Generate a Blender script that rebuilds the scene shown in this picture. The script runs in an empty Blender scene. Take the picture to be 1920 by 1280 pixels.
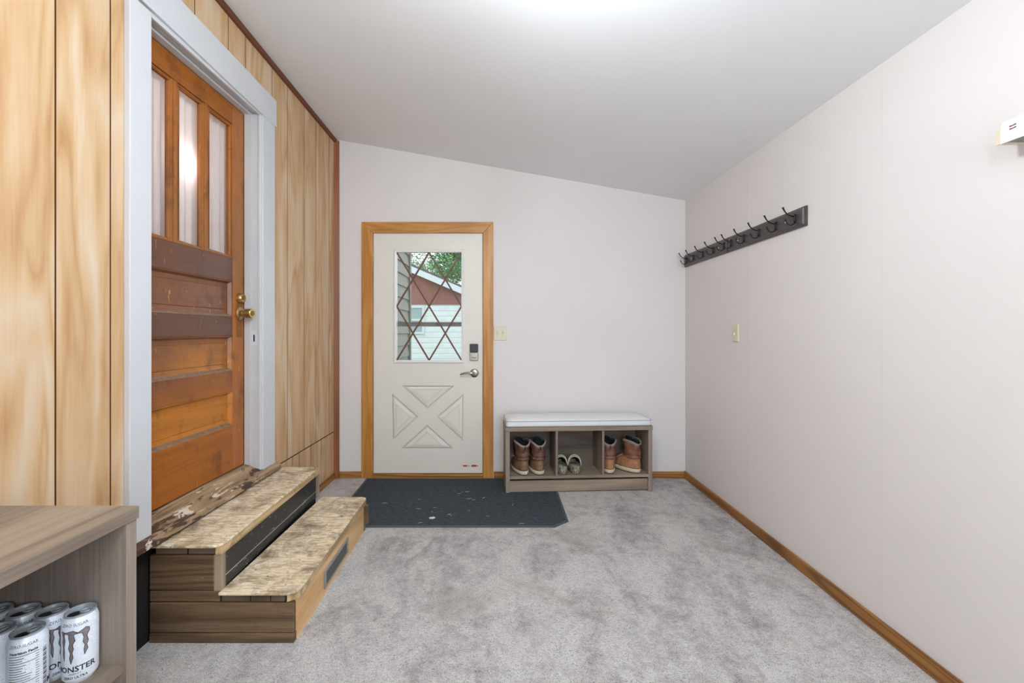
import bpy, bmesh, math, random
from mathutils import Vector, Matrix
from mathutils.geometry import tessellate_polygon
random.seed(7)
PI = math.pi
S = bpy.context.scene
C = S.collection

# ------------------------------------------------------------------ camera, world, light, exposure
EYE = 1.237
F = 820.0
cd = bpy.data.cameras.new('camera'); cam = bpy.data.objects.new('camera', cd); C.objects.link(cam)
cam.location = (0, 0, EYE); cam.rotation_euler = (PI/2, 0, 0)
cd.sensor_width = 36.0; cd.lens = F/1920*36; cd.shift_x = 20/1920; cd.shift_y = -20/1920
cd.clip_start = 0.02; cd.clip_end = 200
S.camera = cam
S.view_settings.view_transform = 'Standard'; S.view_settings.look = 'None'
S.view_settings.gamma = 1.0; S.view_settings.use_curve_mapping = False
S.view_settings.exposure = 1.69

w = bpy.data.worlds.new('overcast_sky'); S.world = w; w.use_nodes = True
bg = w.node_tree.nodes['Background']; bg.inputs[0].default_value = (0.80, 0.90, 1.0, 1); bg.inputs[1].default_value = 0.56

def area(name, loc, rot, sx, sy, power, col):
    l = bpy.data.lights.new(name, 'AREA'); l.shape = 'RECTANGLE'; l.size = sx; l.size_y = sy
    l.energy = power; l.color = col
    o = bpy.data.objects.new(name, l); C.objects.link(o); o.location = loc; o.rotation_euler = rot
    return o
# fill light from behind the camera, set in an added window
area('rear_fill_light', (0.75, -1.62, 1.45), (PI/2, 0, 0), 1.0, 1.4, 12, (0.825, 0.93, 1.0))
LAMP_EMIT = 29.0
# point light added close behind the curtain to make its bright spot
pl = bpy.data.lights.new('curtain_spot_light', 'POINT'); pl.energy = 0.42; pl.shadow_soft_size = 0.02; pl.color = (1, 0.95, 0.9)
po = bpy.data.objects.new('curtain_spot_light', pl); C.objects.link(po); po.location = (-1.60, 2.165, 2.06)
pl2 = bpy.data.lights.new('curtain_fill_light', 'POINT'); pl2.energy = 2.6; pl2.shadow_soft_size = 0.12; pl2.color = (1, 0.95, 0.92)  # unseen fill added to brighten the curtain evenly
po2 = bpy.data.objects.new('curtain_fill_light', pl2); C.objects.link(po2); po2.location = (-2.15, 2.1, 2.45)

# ------------------------------------------------------------------ node helpers
def lin(h):
    h = h.lstrip('#'); r = [int(h[i:i+2], 16)/255 for i in (0, 2, 4)]
    return tuple(c/12.92 if c <= 0.04045 else ((c+0.055)/1.055)**2.4 for c in r) + (1,)

class NB:
    def __init__(s, name, rough=0.5, metal=0.0, spec=None):
        s.m = bpy.data.materials.new(name); s.m.use_nodes = True; s.t = s.m.node_tree
        s.b = s.t.nodes['Principled BSDF']; s.b.inputs['Roughness'].default_value = rough
        s.b.inputs['Metallic'].default_value = metal
        if spec is not None: s.b.inputs['Specular IOR Level'].default_value = spec
    def n(s, typ, ins=None, **kw):
        nd = s.t.nodes.new(typ)
        for k, v in kw.items(): setattr(nd, k, v)
        for k, v in (ins or {}).items(): s.put(nd.inputs[k], v)
        return nd
    def put(s, sock, v):
        if isinstance(v, bpy.types.NodeSocket): s.t.links.new(v, sock)
        else: sock.default_value = v
    def coords(s, scale=(1, 1, 1), rot=(0, 0, 0), loc=(0, 0, 0), kind='Object'):
        tc = s.n('ShaderNodeTexCoord'); mp = s.n('ShaderNodeMapping', {'Vector': tc.outputs[kind], 'Scale': scale, 'Rotation': rot, 'Location': loc})
        return mp.outputs[0]
    def noise(s, vec, scale, detail=2.0, rough=0.5, dist=0.0):
        return s.n('ShaderNodeTexNoise', {'Vector': vec, 'Scale': scale, 'Detail': detail, 'Roughness': rough, 'Distortion': dist}).outputs['Fac']
    def math(s, op, a, b=0.0, c=0.0):
        nd = s.n('ShaderNodeMath', operation=op); s.put(nd.inputs[0], a); s.put(nd.inputs[1], b); s.put(nd.inputs[2], c); return nd.outputs[0]
    def ramp(s, fac, stops, interp='LINEAR'):
        nd = s.n('ShaderNodeValToRGB', {'Fac': fac}); cr = nd.color_ramp; cr.interpolation = interp
        while len(cr.elements) < len(stops): cr.elements.new(0.5)
        for e, (p, c) in zip(cr.elements, stops):
            e.position = p; e.color = lin(c) if isinstance(c, str) else (c, c, c, 1)
        return nd.outputs['Color']
    def mix(s, fac, a, b, mode='MIX'):
        nd = s.n('ShaderNodeMix', data_type='RGBA', blend_type=mode)
        s.put(nd.inputs[0], fac); s.put(nd.inputs[6], lin(a) if isinstance(a, str) else a); s.put(nd.inputs[7], lin(b) if isinstance(b, str) else b)
        return nd.outputs[2]
    def color(s, c): s.put(s.b.inputs['Base Color'], lin(c) if isinstance(c, str) else c); return s
    def bump(s, h, strength=0.3, dist=0.01):
        s.put(s.b.inputs['Normal'], s.n('ShaderNodeBump', {'Height': h, 'Strength': strength, 'Distance': dist}).outputs[0]); return s

def plain(name, c, rough=0.5, metal=0.0, var=0.06, vs=14, bump=0.0, spec=None):
    b = NB(name, rough, metal, spec); v = b.coords(); n = b.noise(v, vs, 4, 0.6)
    k = b.ramp(n, [(0.3, 1-var), (0.7, 1.0)])
    b.color(b.mix(1.0, lin(c), k, 'MULTIPLY'))
    if bump: b.bump(b.noise(v, vs*12, 3), bump, 0.004)
    return b.m

def wood(name, dark, mid, light, along='Z', fig=3.0, stretch=9, lines=9.0, fine=70, rough=0.45, bump=0.12, k=0.5, wear=None, dirt=None, knots=0):
    b = NB(name, rough)
    ax = 'XYZ'.index(along); sc = [1, 1, 1]; sc[ax] = 1/stretch
    v = b.coords(tuple(sc))
    n1 = b.noise(v, fig, 1.5, 0.45, 0.35)
    ring = b.math('MULTIPLY_ADD', b.math('SINE', b.math('MULTIPLY', n1, lines*6.28)), 0.5, 0.5)
    sc2 = [1, 1, 1]; sc2[ax] = 1/(stretch*3)
    n2 = b.noise(b.coords(tuple(sc2)), fine, 3, 0.6)
    f = b.math('ADD', b.math('MULTIPLY', ring, k), b.math('MULTIPLY', n2, 1-k))
    col = b.ramp(f, [(0.18, dark), (0.45, mid), (0.8, light)])
    big = b.noise(b.coords(), 1.7, 2)
    col = b.mix(0.55, col, b.mix(1.0, col, b.ramp(big, [(0.3, 0.72), (0.7, 1.1)]), 'MULTIPLY'))
    if dirt:
        d = b.noise(b.coords((1, 1, 1), loc=(3, 1, 2)), dirt[1], 5, 0.65, 0.4)
        col = b.mix(b.math('MULTIPLY', b.ramp(d, [(dirt[2], 0.0), (dirt[2]+0.14, 1.0)]), dirt[3]), col, dirt[0])
    if wear:
        s3 = [1, 1, 1]; s3[ax] = 0.22
        wv = b.noise(b.coords(tuple(s3), rot=(0.15, 0.1, 0.1)), wear[1], 3, 0.6, 0.8)
        col = b.mix(b.ramp(wv, [(wear[2], 0.0), (wear[2]+0.025, 1.0)]), col, wear[0])
    b.color(col); b.bump(f, bump, 0.003)
    return b.m

# ------------------------------------------------------------------ materials
def wall_paint(name, c):
    b = NB(name, 0.75, spec=0.25); v = b.coords()
    n = b.noise(v, 1.3, 3); col = b.mix(1.0, lin(c), b.ramp(n, [(0.3, 0.965), (0.7, 1.0)]), 'MULTIPLY')
    sp = b.noise(b.coords(loc=(5, 3, 1)), 26, 2, 0.5, 1.0)
    col = b.mix(b.math('MULTIPLY', b.ramp(sp, [(0.79, 0.0), (0.82, 1.0)]), 0.35), col, '#8e8682')
    b.color(col); b.bump(b.noise(v, 180, 3), 0.06, 0.002); return b.m
M = {}
M['wall'] = wall_paint('white_wall_paint', '#e3dddb')
M['ceiling'] = plain('white_ceiling_paint', '#efeff1', 0.85, var=0.02, vs=2, bump=0.05)
M['white'] = plain('white_gloss_paint', '#cdcdd0', 0.35, var=0.04, vs=6)
M['jamb'] = plain('grey_white_paint', '#c8c6c6', 0.4, var=0.08, vs=5)

# panelling: printed maple with cathedral figure
b = NB('maple_panelling', 0.42)
v = b.coords((1, 1, 0.17)); n1 = b.noise(v, 5.5, 1.0, 0.4, 0.9)
ring = b.math('PINGPONG', b.math('MULTIPLY', n1, 7.0), 1.0)
ring = b.math('POWER', ring, 0.8)
n2 = b.noise(b.coords((1, 1, 0.04)), 130, 3, 0.6); n3 = b.noise(b.coords((1, 1, 0.14), loc=(2, 5, 1)), 13, 3, 0.55, 0.8)
f = b.math('ADD', b.math('ADD', b.math('MULTIPLY', ring, 0.30), b.math('MULTIPLY', n2, 0.18)), b.math('MULTIPLY', n3, 0.52))
col = b.ramp(f, [(0.25, '#b38559'), (0.42, '#c69f74'), (0.55, '#cfae89'), (0.75, '#d5c1a8')])
kn = b.n('ShaderNodeTexVoronoi', {'Vector': b.coords((1, 2.3, 0.9)), 'Scale': 1.5}).outputs['Distance']
kr = b.math('MULTIPLY_ADD', b.math('SINE', b.math('MULTIPLY', kn, 260)), 0.5, 0.5)
col = b.mix(b.math('MULTIPLY', b.ramp(kn, [(0.0, 0.75), (0.06, 0.0)]), kr), col, '#b07f4a')
nl = b.n('ShaderNodeTexVoronoi', {'Vector': b.coords((0.0, 1, 0.7)), 'Scale': 4.0}).outputs['Distance']
col = b.mix(b.ramp(nl, [(0.010, 1.0), (0.016, 0.0)]), col, '#5b3a24')
b.color(col); M['panel'] = b.m
M['groove'] = plain('dark_groove_stain', '#6b4326', 0.7)
M['oak'] = wood('honey_oak_trim', '#a4682c', '#bd813c', '#cf9850', 'Z', 12, 12, 5, 160, 0.4, k=0.3, wear=('#e9dcc4', 30, 0.765))
M['oakX'] = wood('honey_oak_trim_level', '#a4682c', '#bd813c', '#cf9850', 'X', 12, 12, 5, 160, 0.4, k=0.3)
M['base'] = wood('stained_baseboard', '#6d431c', '#96622b', '#aa7538', 'Y', 8, 14, 7, 110, 0.45)
M['baseX'] = wood('stained_baseboard_level', '#75491f', '#9c672f', '#b07c40', 'X', 8, 14, 7, 110, 0.45)
M['crown'] = wood('dark_brown_trim', '#57301c', '#6d3a20', '#7c452a', 'Y', 8, 14, 5, 90, 0.5, k=0.2)
M['crownZ'] = wood('dark_brown_corner_trim', '#753f1e', '#8a4d26', '#99592e', 'Z', 8, 14, 5, 90, 0.5, k=0.2)

# old varnished pine door: reddish brown high up, orange low down (different varnish wear), scratches
def door_wood(name, along, lo, hi, lo_c, hi_c):
    b = NB(name, 0.32)
    ax = 'XYZ'.index(along); sc = [1, 1, 1]; sc[ax] = 0.09
    n1 = b.noise(b.coords(tuple(sc)), 4, 1.5, 0.5, 0.3)
    ring = b.math('MULTIPLY_ADD', b.math('SINE', b.math('MULTIPLY', n1, 60)), 0.5, 0.5)
    sc[ax] = 0.03; n2 = b.noise(b.coords(tuple(sc)), 110, 3, 0.6)
    f = b.math('ADD', b.math('MULTIPLY', ring, 0.12), b.math('MULTIPLY', n2, 0.88))
    low = b.mix(1.0, lin(lo_c), b.ramp(f, [(0.25, 0.74), (0.5, 0.95), (0.8, 1.12)]), 'MULTIPLY')
    high = b.mix(1.0, lin(hi_c), b.ramp(f, [(0.25, 0.74), (0.5, 0.95), (0.8, 1.12)]), 'MULTIPLY')
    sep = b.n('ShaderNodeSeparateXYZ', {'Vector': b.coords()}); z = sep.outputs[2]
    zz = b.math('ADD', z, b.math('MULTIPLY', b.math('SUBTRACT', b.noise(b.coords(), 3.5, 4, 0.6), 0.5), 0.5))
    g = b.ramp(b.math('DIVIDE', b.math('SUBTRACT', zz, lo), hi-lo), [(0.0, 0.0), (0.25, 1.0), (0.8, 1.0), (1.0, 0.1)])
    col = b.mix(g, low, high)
    sm = b.noise(b.coords((1, 1, 0.6), loc=(1, 2, 3)), 9, 6, 0.72)
    col = b.mix(b.math('MULTIPLY', b.ramp(sm, [(0.52, 0.0), (0.70, 1.0)]), 0.62), col, '#43230f')
    for rt, th, fs in (((0.6, 0.2, 0.3), 0.735, 70), ((-0.7, 0.1, 0.2), 0.74, 90), ((1.4, 0.3, 0.1), 0.745, 60)):
        wv = b.noise(b.coords((1, 1, 0.22), rot=rt), fs, 2, 0.5, 0.5)
        col = b.mix(b.math('MULTIPLY', b.ramp(wv, [(th, 0.0), (th+0.02, 1.0)]), 0.65), col, '#cf9c62')
    b.color(col); b.bump(f, 0.08, 0.002); return b.m
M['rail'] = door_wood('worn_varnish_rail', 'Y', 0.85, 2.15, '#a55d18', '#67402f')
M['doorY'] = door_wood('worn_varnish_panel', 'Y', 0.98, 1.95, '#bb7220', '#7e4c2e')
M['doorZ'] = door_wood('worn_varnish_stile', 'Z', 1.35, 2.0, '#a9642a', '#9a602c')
M['ledge'] = plain('worn_bare_ledge', '#96785f', 0.6, var=0.45, vs=35)

M['extdoor'] = plain('cream_door_paint', '#e4dfd6', 0.4, var=0.03, vs=5)
M['lite'] = plain('white_plastic_frame', '#e6e4e2', 0.35, var=0.02)
M['muntin'] = plain('brown_grille_bar', '#6b4a36', 0.5, var=0.1)
M['brass'] = plain('aged_brass', '#cdb078', 0.3, 1.0, var=0.2, vs=60)
M['brassplate'] = plain('worn_brass_plate', '#a86c34', 0.45, 0.7, var=0.3, vs=60)
M['nickel'] = plain('satin_nickel', '#b9b4ae', 0.28, 1.0, var=0.05)
M['keypad'] = plain('dark_keypad_plastic', '#34363f', 0.3)
M['almond'] = plain('almond_plastic', '#ddd3bb', 0.4, var=0.03)
M['black'] = plain('black_metal', '#1c1817', 0.35, 0.4)
M['rack'] = plain('espresso_paint', '#4b4042', 0.35, var=0.1, vs=30)
M['rackedge'] = plain('espresso_edge', '#6a5c5c', 0.3)
M['bright'] = plain('bright_screw', '#c9c5c0', 0.3, 0.8)
M['grey_laminY'] = wood('grey_oak_laminate_Y', '#6f6055', '#8c7b6c', '#a4937f', 'Y', 4, 10, 5, 80, 0.5, k=0.3)
M['grey_laminX'] = wood('grey_oak_laminate_X', '#74655a', '#948372', '#aa9985', 'X', 4, 10, 5, 80, 0.5, k=0.3)
M['grey_laminZ'] = wood('grey_oak_laminate_Z', '#6c5f58', '#887a70', '#a09182', 'Z', 4, 12, 5, 120, 0.5, k=0.3)
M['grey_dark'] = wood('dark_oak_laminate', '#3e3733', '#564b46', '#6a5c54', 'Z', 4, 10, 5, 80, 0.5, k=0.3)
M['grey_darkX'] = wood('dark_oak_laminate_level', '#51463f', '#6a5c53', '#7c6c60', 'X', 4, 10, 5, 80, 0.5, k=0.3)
b = NB('light_grey_linen', 0.9, spec=0.1); v = b.coords()
b.color(b.mix(b.noise(v, 9, 4), '#dddfe2', '#e8e8e9')); b.bump(b.noise(v, 500, 2), 0.15, 0.001); M['linen'] = b.m
M['pipe'] = plain('grey_piping', '#a3a2a4', 0.9)

# particle board treads: flakes of light wood with dirt
b = NB('strand_board', 0.6)
cols = None
for i, rt in enumerate((0.35, -0.5, 1.0, -1.2)):
    vv = b.coords((15, 95, 30), rot=(0, 0, rt), loc=(i*3.1, i*1.7, 0)); 
    wob = b.n('ShaderNodeVectorMath', operation='ADD'); wob.inputs[0]
    b.put(wob.inputs[0], vv); 
    nn = b.n('ShaderNodeTexNoise', {'Vector': b.coords(), 'Scale': 22.0, 'Detail': 3.0}); 
    sc = b.n('ShaderNodeVectorMath', operation='SCALE'); b.put(sc.inputs[0], nn.outputs['Color']); sc.inputs['Scale'].default_value = 2.6
    b.put(wob.inputs[1], sc.outputs[0])
    vo = b.n('ShaderNodeTexVoronoi', {'Vector': wob.outputs[0], 'Scale': 1.0}, voronoi_dimensions='2D')
    s1 = b.n('ShaderNodeSeparateColor', {'Color': vo.outputs['Color']})
    c = b.ramp(s1.outputs[0], [(0.0, '#c8ae8a'), (0.25, '#e2cba6'), (0.6, '#ecd8b8'), (1.0, '#f4e7d0')])
    if cols is None: cols = c
    else:
        msk = b.ramp(b.noise(b.coords(loc=(i*2.0, 7, 0)), 16, 3), [(0.47, 0.0), (0.52, 1.0)])
        cols = b.mix(msk, cols, c)
for rt in (0.3, -0.6):
    sk = b.noise(b.coords((14, 120, 10), rot=(0, 0, rt)), 1.0, 4, 0.65, 1.2)
    cols = b.mix(1.0, cols, b.ramp(sk, [(0.34, 0.72), (0.5, 1.0), (0.7, 1.06)]), 'MULTIPLY')
d = b.noise(b.coords((1.0, 0.9, 1)), 6.5, 6, 0.72, 0.4)
cols = b.mix(b.math('MULTIPLY', b.ramp(d, [(0.47, 0.0), (0.64, 1.0)]), 0.85), cols, '#755d42')
d2 = b.noise(b.coords(loc=(4, 4, 4)), 40, 3, 0.6, 0.6)
cols = b.mix(b.math('MULTIPLY', b.ramp(d2, [(0.66, 0.0), (0.71, 1.0)]), 0.75), cols, '#3b2f24')
b.color(cols); b.bump(d2, 0.15, 0.003); M['osb'] = b.m
M['osbedge'] = wood('strand_board_edge', '#84694a', '#ab8d66', '#c3a67c', 'Y', 14, 6, 4, 120, 0.7, k=0.2)
M['fascia'] = wood('worn_pale_board', '#a3855c', '#c5a578', '#d6ba8e', 'Y', 6, 10, 6, 90, 0.55, dirt=('#54422e', 9, 0.55, 0.6))
M['ply'] = wood('pale_plywood', '#cf9f69', '#e0b47e', '#eac592', 'Y', 2.2, 4, 6, 60, 0.5, k=0.4)
M['brownX'] = wood('dark_stained_plank', '#453424', '#664f39', '#846a4f', 'X', 7, 9, 9, 190, 0.55, bump=0.3, k=0.3, wear=('#b99f80', 44, 0.715), dirt=('#3c2c22', 4, 0.55, 0.45))
M['brownD'] = wood('dark_blocking', '#4a3a30', '#625043', '#776455', 'X', 6, 6, 6, 70, 0.6)
M['postZ'] = wood('grey_weathered_edge', '#7b6a59', '#9b8974', '#b09d86', 'Z', 8, 8, 6, 80, 0.6)
b = NB('scuffed_black_riser', 0.4)
sc = b.noise(b.coords((1, 0.5, 1)), 40, 4, 0.7, 0.5)
b.color(b.mix(b.ramp(sc, [(0.60, 0.0), (0.68, 1.0)]), '#25272a', '#85888c')); M['riser'] = b.m
b = NB('peeling_threshold', 0.6)
g = b.noise(b.coords((1, 0.08, 1)), 40, 4, 0.6)
raw = b.ramp(g, [(0.3, '#735a44'), (0.55, '#a78b6b'), (0.8, '#c4a986')])
pn = b.noise(b.coords((1, 0.3, 1)), 7, 6, 0.7, 0.6)
col = b.mix(b.ramp(pn, [(0.5, 0.0), (0.53, 1.0)]), raw, '#4d342a')
p2 = b.noise(b.coords((1, 0.3, 1), loc=(2, 2, 2)), 14, 6, 0.7, 0.6)
b.color(b.mix(b.ramp(p2, [(0.57, 0.0), (0.6, 1.0)]), col, '#dccdb8')); M['sill'] = b.m
M['register'] = plain('grey_steel_grille', '#98948f', 0.45, 0.1, var=0.12, vs=40)
M['slat'] = plain('dark_grille_slat', '#5f5c59', 0.5)
M['gap_shade'] = plain('painted_gap_shade', '#14100d', 0.9)  # near black standing in for shade in gaps and slots

# carpet
b = NB('grey_carpet', 0.95, spec=0.05)
v = b.coords()
wisp = b.noise(b.coords((1.0, 0.55, 1), rot=(0, 0, 0.5)), 3.2, 5, 0.68, 0.7)
mid = b.noise(v, 16, 4, 0.7, 0.4)
fib = b.noise(b.coords((1, 1.5, 1), rot=(0, 0, 0.3)), 105, 4, 0.7, 1.6)
fib2 = b.noise(b.coords(loc=(3, 3, 0)), 330, 2, 0.6, 0.8)
tone = b.math('ADD', b.math('MULTIPLY', wisp, 0.62), b.math('MULTIPLY', mid, 0.38))
c1 = b.ramp(tone, [(0.36, '#b4acac'), (0.46, '#d6d0ce'), (0.54, '#e9e4e1'), (0.66, '#f0ebe8')])
fk = b.ramp(b.math('ADD', b.math('MULTIPLY', fib, 0.6), b.math('MULTIPLY', fib2, 0.4)), [(0.37, 0.25), (0.45, 0.72), (0.51, 0.97), (0.62, 1.1)])
c2 = b.mix(1.0, c1, fk, 'MULTIPLY')
br = b.noise(b.coords(loc=(8, 1, 0)), 2.1, 4, 0.6, 0.5)
c2 = b.mix(b.math('MULTIPLY', b.ramp(br, [(0.58, 0.0), (0.7, 1.0)]), 0.35), c2, '#b3a493')
b.color(c2); b.bump(b.math('ADD', fib, b.math('MULTIPLY', mid, 0.6)), 0.8, 0.012); M['carpet'] = b.m
# mat
b = NB('charcoal_ribbed_mat', 0.95, spec=0.08)
rib = b.n('ShaderNodeTexWave', {'Vector': b.coords(), 'Scale': 24.0, 'Distortion': 0.6, 'Detail': 2.0}, bands_direction='Y').outputs['Fac']
nn = b.noise(b.coords((0.3, 1, 1)), 110, 3, 0.7)
f = b.math('ADD', b.math('MULTIPLY', rib, 0.35), b.math('MULTIPLY', nn, 0.65))
c = b.ramp(f, [(0.25, '#282c31'), (0.5, '#41474e'), (0.75, '#61676e')])
dn = b.noise(b.coords(), 5, 5, 0.7); c = b.mix(b.math('MULTIPLY', b.ramp(dn, [(0.5, 0.0), (0.7, 1.0)]), 0.4), c, '#4c4a45')
b.color(c); b.bump(f, 0.6, 0.006); M['mat'] = b.m
M['rubber'] = plain('mat_rubber_edge', '#4d5156', 0.6)
M['straw'] = plain('dry_straw', '#b9b09c', 0.8)
M['leaf_dry'] = plain('dry_leaf', '#c9c4b4', 0.8)
M['red'] = plain('red_scuff', '#c03a24', 0.5)

def glass(name, tint=(1, 1, 1, 1), rough=0.0, ior=1.45):
    b = NB(name); t = b.t
    tr = b.n('ShaderNodeBsdfTransparent', {'Color': tint}); gl = b.n('ShaderNodeBsdfGlossy', {'Roughness': rough})
    lw = b.n('ShaderNodeLayerWeight', {'Blend': 0.5}); fc = b.math('MULTIPLY_ADD', b.math('POWER', lw.outputs['Facing'], 5.0), 0.9, 0.02); mx = b.n('ShaderNodeMixShader', {0: fc, 1: tr.outputs[0], 2: gl.outputs[0]})
    t.links.new(mx.outputs[0], t.nodes['Material Output'].inputs[0]); return b.m
M['glass'] = glass('clear_pane')
b = NB('sheer_curtain', 0.9)
v = b.coords()
wv = b.n('ShaderNodeTexWave', {'Vector': v, 'Scale': 60.0, 'Distortion': 0.3}, bands_direction='Z').outputs['Fac']
cc = b.mix(b.math('MULTIPLY', wv, 0.3), '#efe3e0', '#cbbab7')
df = b.n('ShaderNodeBsdfDiffuse', {'Color': cc}); tl = b.n('ShaderNodeBsdfTranslucent', {'Color': cc})
mx = b.n('ShaderNodeMixShader', {0: 0.45, 1: df.outputs[0], 2: tl.outputs[0]})
b.t.links.new(mx.outputs[0], b.t.nodes['Material Output'].inputs[0]); M['curtain'] = b.m
M['hall'] = plain('hall_paint', '#b9a998', 0.8)
for nm, key, k in (('frosted_lamp_glass', 'lamp', 1.0), ('added_fill_globe_glass', 'lamp_fill', 0.8)):
    b = NB(nm); e = b.n('ShaderNodeEmission', {'Color': (0.825, 0.93, 1.0, 1), 'Strength': LAMP_EMIT*k})
    b.t.links.new(e.outputs[0], b.t.nodes['Material Output'].inputs[0]); M[key] = b.m

def leather(name, dark, light, sc=22):
    b = NB(name, 0.5); v = b.coords(); n = b.noise(v, sc, 5, 0.65, 0.5)
    c = b.ramp(n, [(0.3, dark), (0.65, light)])
    b.color(c); b.bump(b.noise(b.coords((1, 1, 2.2)), 32, 4, 0.6, 0.5), 0.5, 0.006); return b.m
M['lea_brown'] = leather('brown_boot_leather', '#614636', '#967258'); M['lea_brown_s'] = leather('reddish_shaft_leather', '#452c24', '#7c5342')
M['lea_tan'] = leather('tan_boot_leather', '#8a5c3c', '#b98561'); M['lea_tan_s'] = leather('russet_shaft_leather', '#5c3a2e', '#92614d')
M['collar'] = plain('padded_grey_collar', '#8e8182', 0.6); M['lining'] = plain('dark_lining', '#14171d', 0.9)
M['crepe'] = plain('cream_crepe_sole', '#d6cab2', 0.7, var=0.15, vs=60); M['lace'] = plain('tan_lace', '#a58f70', 0.8)
M['outsole'] = plain('dark_outsole', '#3f3630', 0.8)
b = NB('mottled_grey_foam', 0.7); n = b.noise(b.coords(), 55, 4, 0.7, 0.8)
b.color(b.ramp(n, [(0.30, '#4a463d'), (0.43, '#837c6c'), (0.52, '#aca593'), (0.64, '#cdc7b8')], 'CONSTANT')); M['camo'] = b.m
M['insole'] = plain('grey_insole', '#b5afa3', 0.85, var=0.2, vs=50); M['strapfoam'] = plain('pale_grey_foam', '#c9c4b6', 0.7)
# can
b = NB('white_printed_can', 0.3, 0.05)
n = b.noise(b.coords((1, 1, 1)), 38, 2, 0.5, 2.6)
ln = b.math('MULTIPLY_ADD', b.math('SINE', b.math('MULTIPLY', n, 70)), 0.5, 0.5)
b.color(b.mix(b.math('MULTIPLY', b.ramp(ln, [(0.75, 0.0), (0.95, 1.0)]), 0.45), '#dfe3ec', '#a3acbb')); M['can'] = b.m
M['alu'] = plain('can_aluminium', '#a9adb3', 0.3, 0.45); M['ink'] = plain('dark_can_ink', '#2b2a33', 0.4)
M['claw'] = plain('silver_claw_ink', '#9a8f92', 0.35, 0.5, var=0.3, vs=120); M['hole'] = plain('can_opening', '#08080a', 0.4)
# outside
def siding(name, c, pitch, dark=0.45):
    b = NB(name, 0.6); sep = b.n('ShaderNodeSeparateXYZ', {'Vector': b.coords()})
    fr = b.math('FRACT', b.math('DIVIDE', sep.outputs[2], pitch))
    k = b.ramp(fr, [(0.0, dark), (0.07, 0.95), (1.0, 1.0)])
    b.color(b.mix(1.0, b.mix(1.0, lin(c), k, 'MULTIPLY'), b.ramp(b.noise(b.coords(), 6, 3), [(0.3, 0.9), (0.7, 1.0)]), 'MULTIPLY')); return b.m
M['sid_grey'] = plain('grey_lap_siding', '#8d8b80', 0.6, var=0.08, vs=5); M['sid_white'] = siding('white_lap_siding', '#f2f6f6', 0.17, 0.25)
b = NB('red_board_gable', 0.7); sep = b.n('ShaderNodeSeparateXYZ', {'Vector': b.coords()})
fr = b.math('FRACT', b.math('DIVIDE', sep.outputs[0], 0.2)); b.color(b.mix(1.0, lin('#97645a'), b.ramp(fr, [(0.0, 0.7), (0.08, 1.0)]), 'MULTIPLY')); M['gable'] = b.m
M['roof'] = plain('roof_edge', '#dfe6e8', 0.6); M['shingle'] = plain('grey_shingle', '#6a6664', 0.9)
M['greywood'] = plain('grey_metal_bar', '#787672', 0.5, var=0.1); M['pane_dark'] = plain('dim_window_pane', '#9fb3b3', 0.15)
b = NB('leaves', 0.6); oi = b.noise(b.coords(), 1.6, 4, 0.7)
b.color(b.ramp(oi, [(0.3, '#3f6f42'), (0.5, '#5f9455'), (0.7, '#9cc480')])); M['leaves'] = b.m
M['bark'] = plain('bark', '#5b4a3a', 0.9); M['grass'] = plain('lawn_grass', '#6f8f55', 0.95, var=0.3, vs=8)

# ------------------------------------------------------------------ mesh helpers
def box(bm, x0, x1, y0, y1, z0, z1):
    vs = [bm.verts.new((x, y, z)) for x in (x0, x1) for y in (y0, y1) for z in (z0, z1)]
    for f in ((0, 1, 3, 2), (4, 6, 7, 5), (0, 4, 5, 1), (2, 3, 7, 6), (0, 2, 6, 4), (1, 5, 7, 3)):
        bm.faces.new([vs[i] for i in f])
    return bm
def B(*a):
    return box(bmesh.new(), *a)
def prism(bm, poly, lo, hi, plane='XY'):
    def P(p, h):
        a, c = p
        return {'XY': (a, c, h), 'XZ': (a, h, c), 'YZ': (h, a, c)}[plane]
    A = [bm.verts.new(P(p, lo)) for p in poly]; D = [bm.verts.new(P(p, hi)) for p in poly]
    n = len(poly)
    bm.faces.new(A[::-1]); bm.faces.new(D)
    for i in range(n): bm.faces.new((A[i], A[(i+1) % n], D[(i+1) % n], D[i]))
    return bm
def loft(bm, rings, cap0=True, cap1=True, closed=True):
    R = [[bm.verts.new(p) for p in r] for r in rings]; n = len(R[0])
    for a, c in zip(R, R[1:]):
        for i in range(n if closed else n-1):
            bm.faces.new((a[i], a[(i+1) % n], c[(i+1) % n], c[i]))
    if cap0 and closed: bm.faces.new(R[0][::-1])
    if cap1 and closed: bm.faces.new(R[-1])
    return bm
def tube(bm, pts, r, seg=8, closed=False):
    pts = [Vector(p) for p in pts]; rings = []; n = len(pts)
    up = Vector((0, 0, 1)); prev = None
    for i, p in enumerate(pts):
        if closed: t = pts[(i+1) % n]-pts[i-1]
        else: t = (pts[min(i+1, n-1)]-pts[max(i-1, 0)])
        t.normalize()
        a = prev - t*prev.dot(t) if prev is not None else (up - t*up.dot(t))
        if a.length < 1e-4: a = Vector((1, 0, 0)) - t*t.x
        a.normalize(); prev = a; c = t.cross(a)
        rr = r[i] if isinstance(r, (list, tuple)) else r
        rings.append([p + (a*math.cos(k*2*PI/seg) + c*math.sin(k*2*PI/seg))*rr for k in range(seg)])
    if closed: rings.append(rings[0]); return loft(bm, rings, False, False)
    return loft(bm, rings)
def lathe(bm, prof, mat4=Matrix(), seg=28, cap=True):
    rings = [[mat4 @ Vector((r*math.cos(k*2*PI/seg), r*math.sin(k*2*PI/seg), z)) for k in range(seg)] for r, z in prof]
    return loft(bm, rings, cap, cap)
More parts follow.
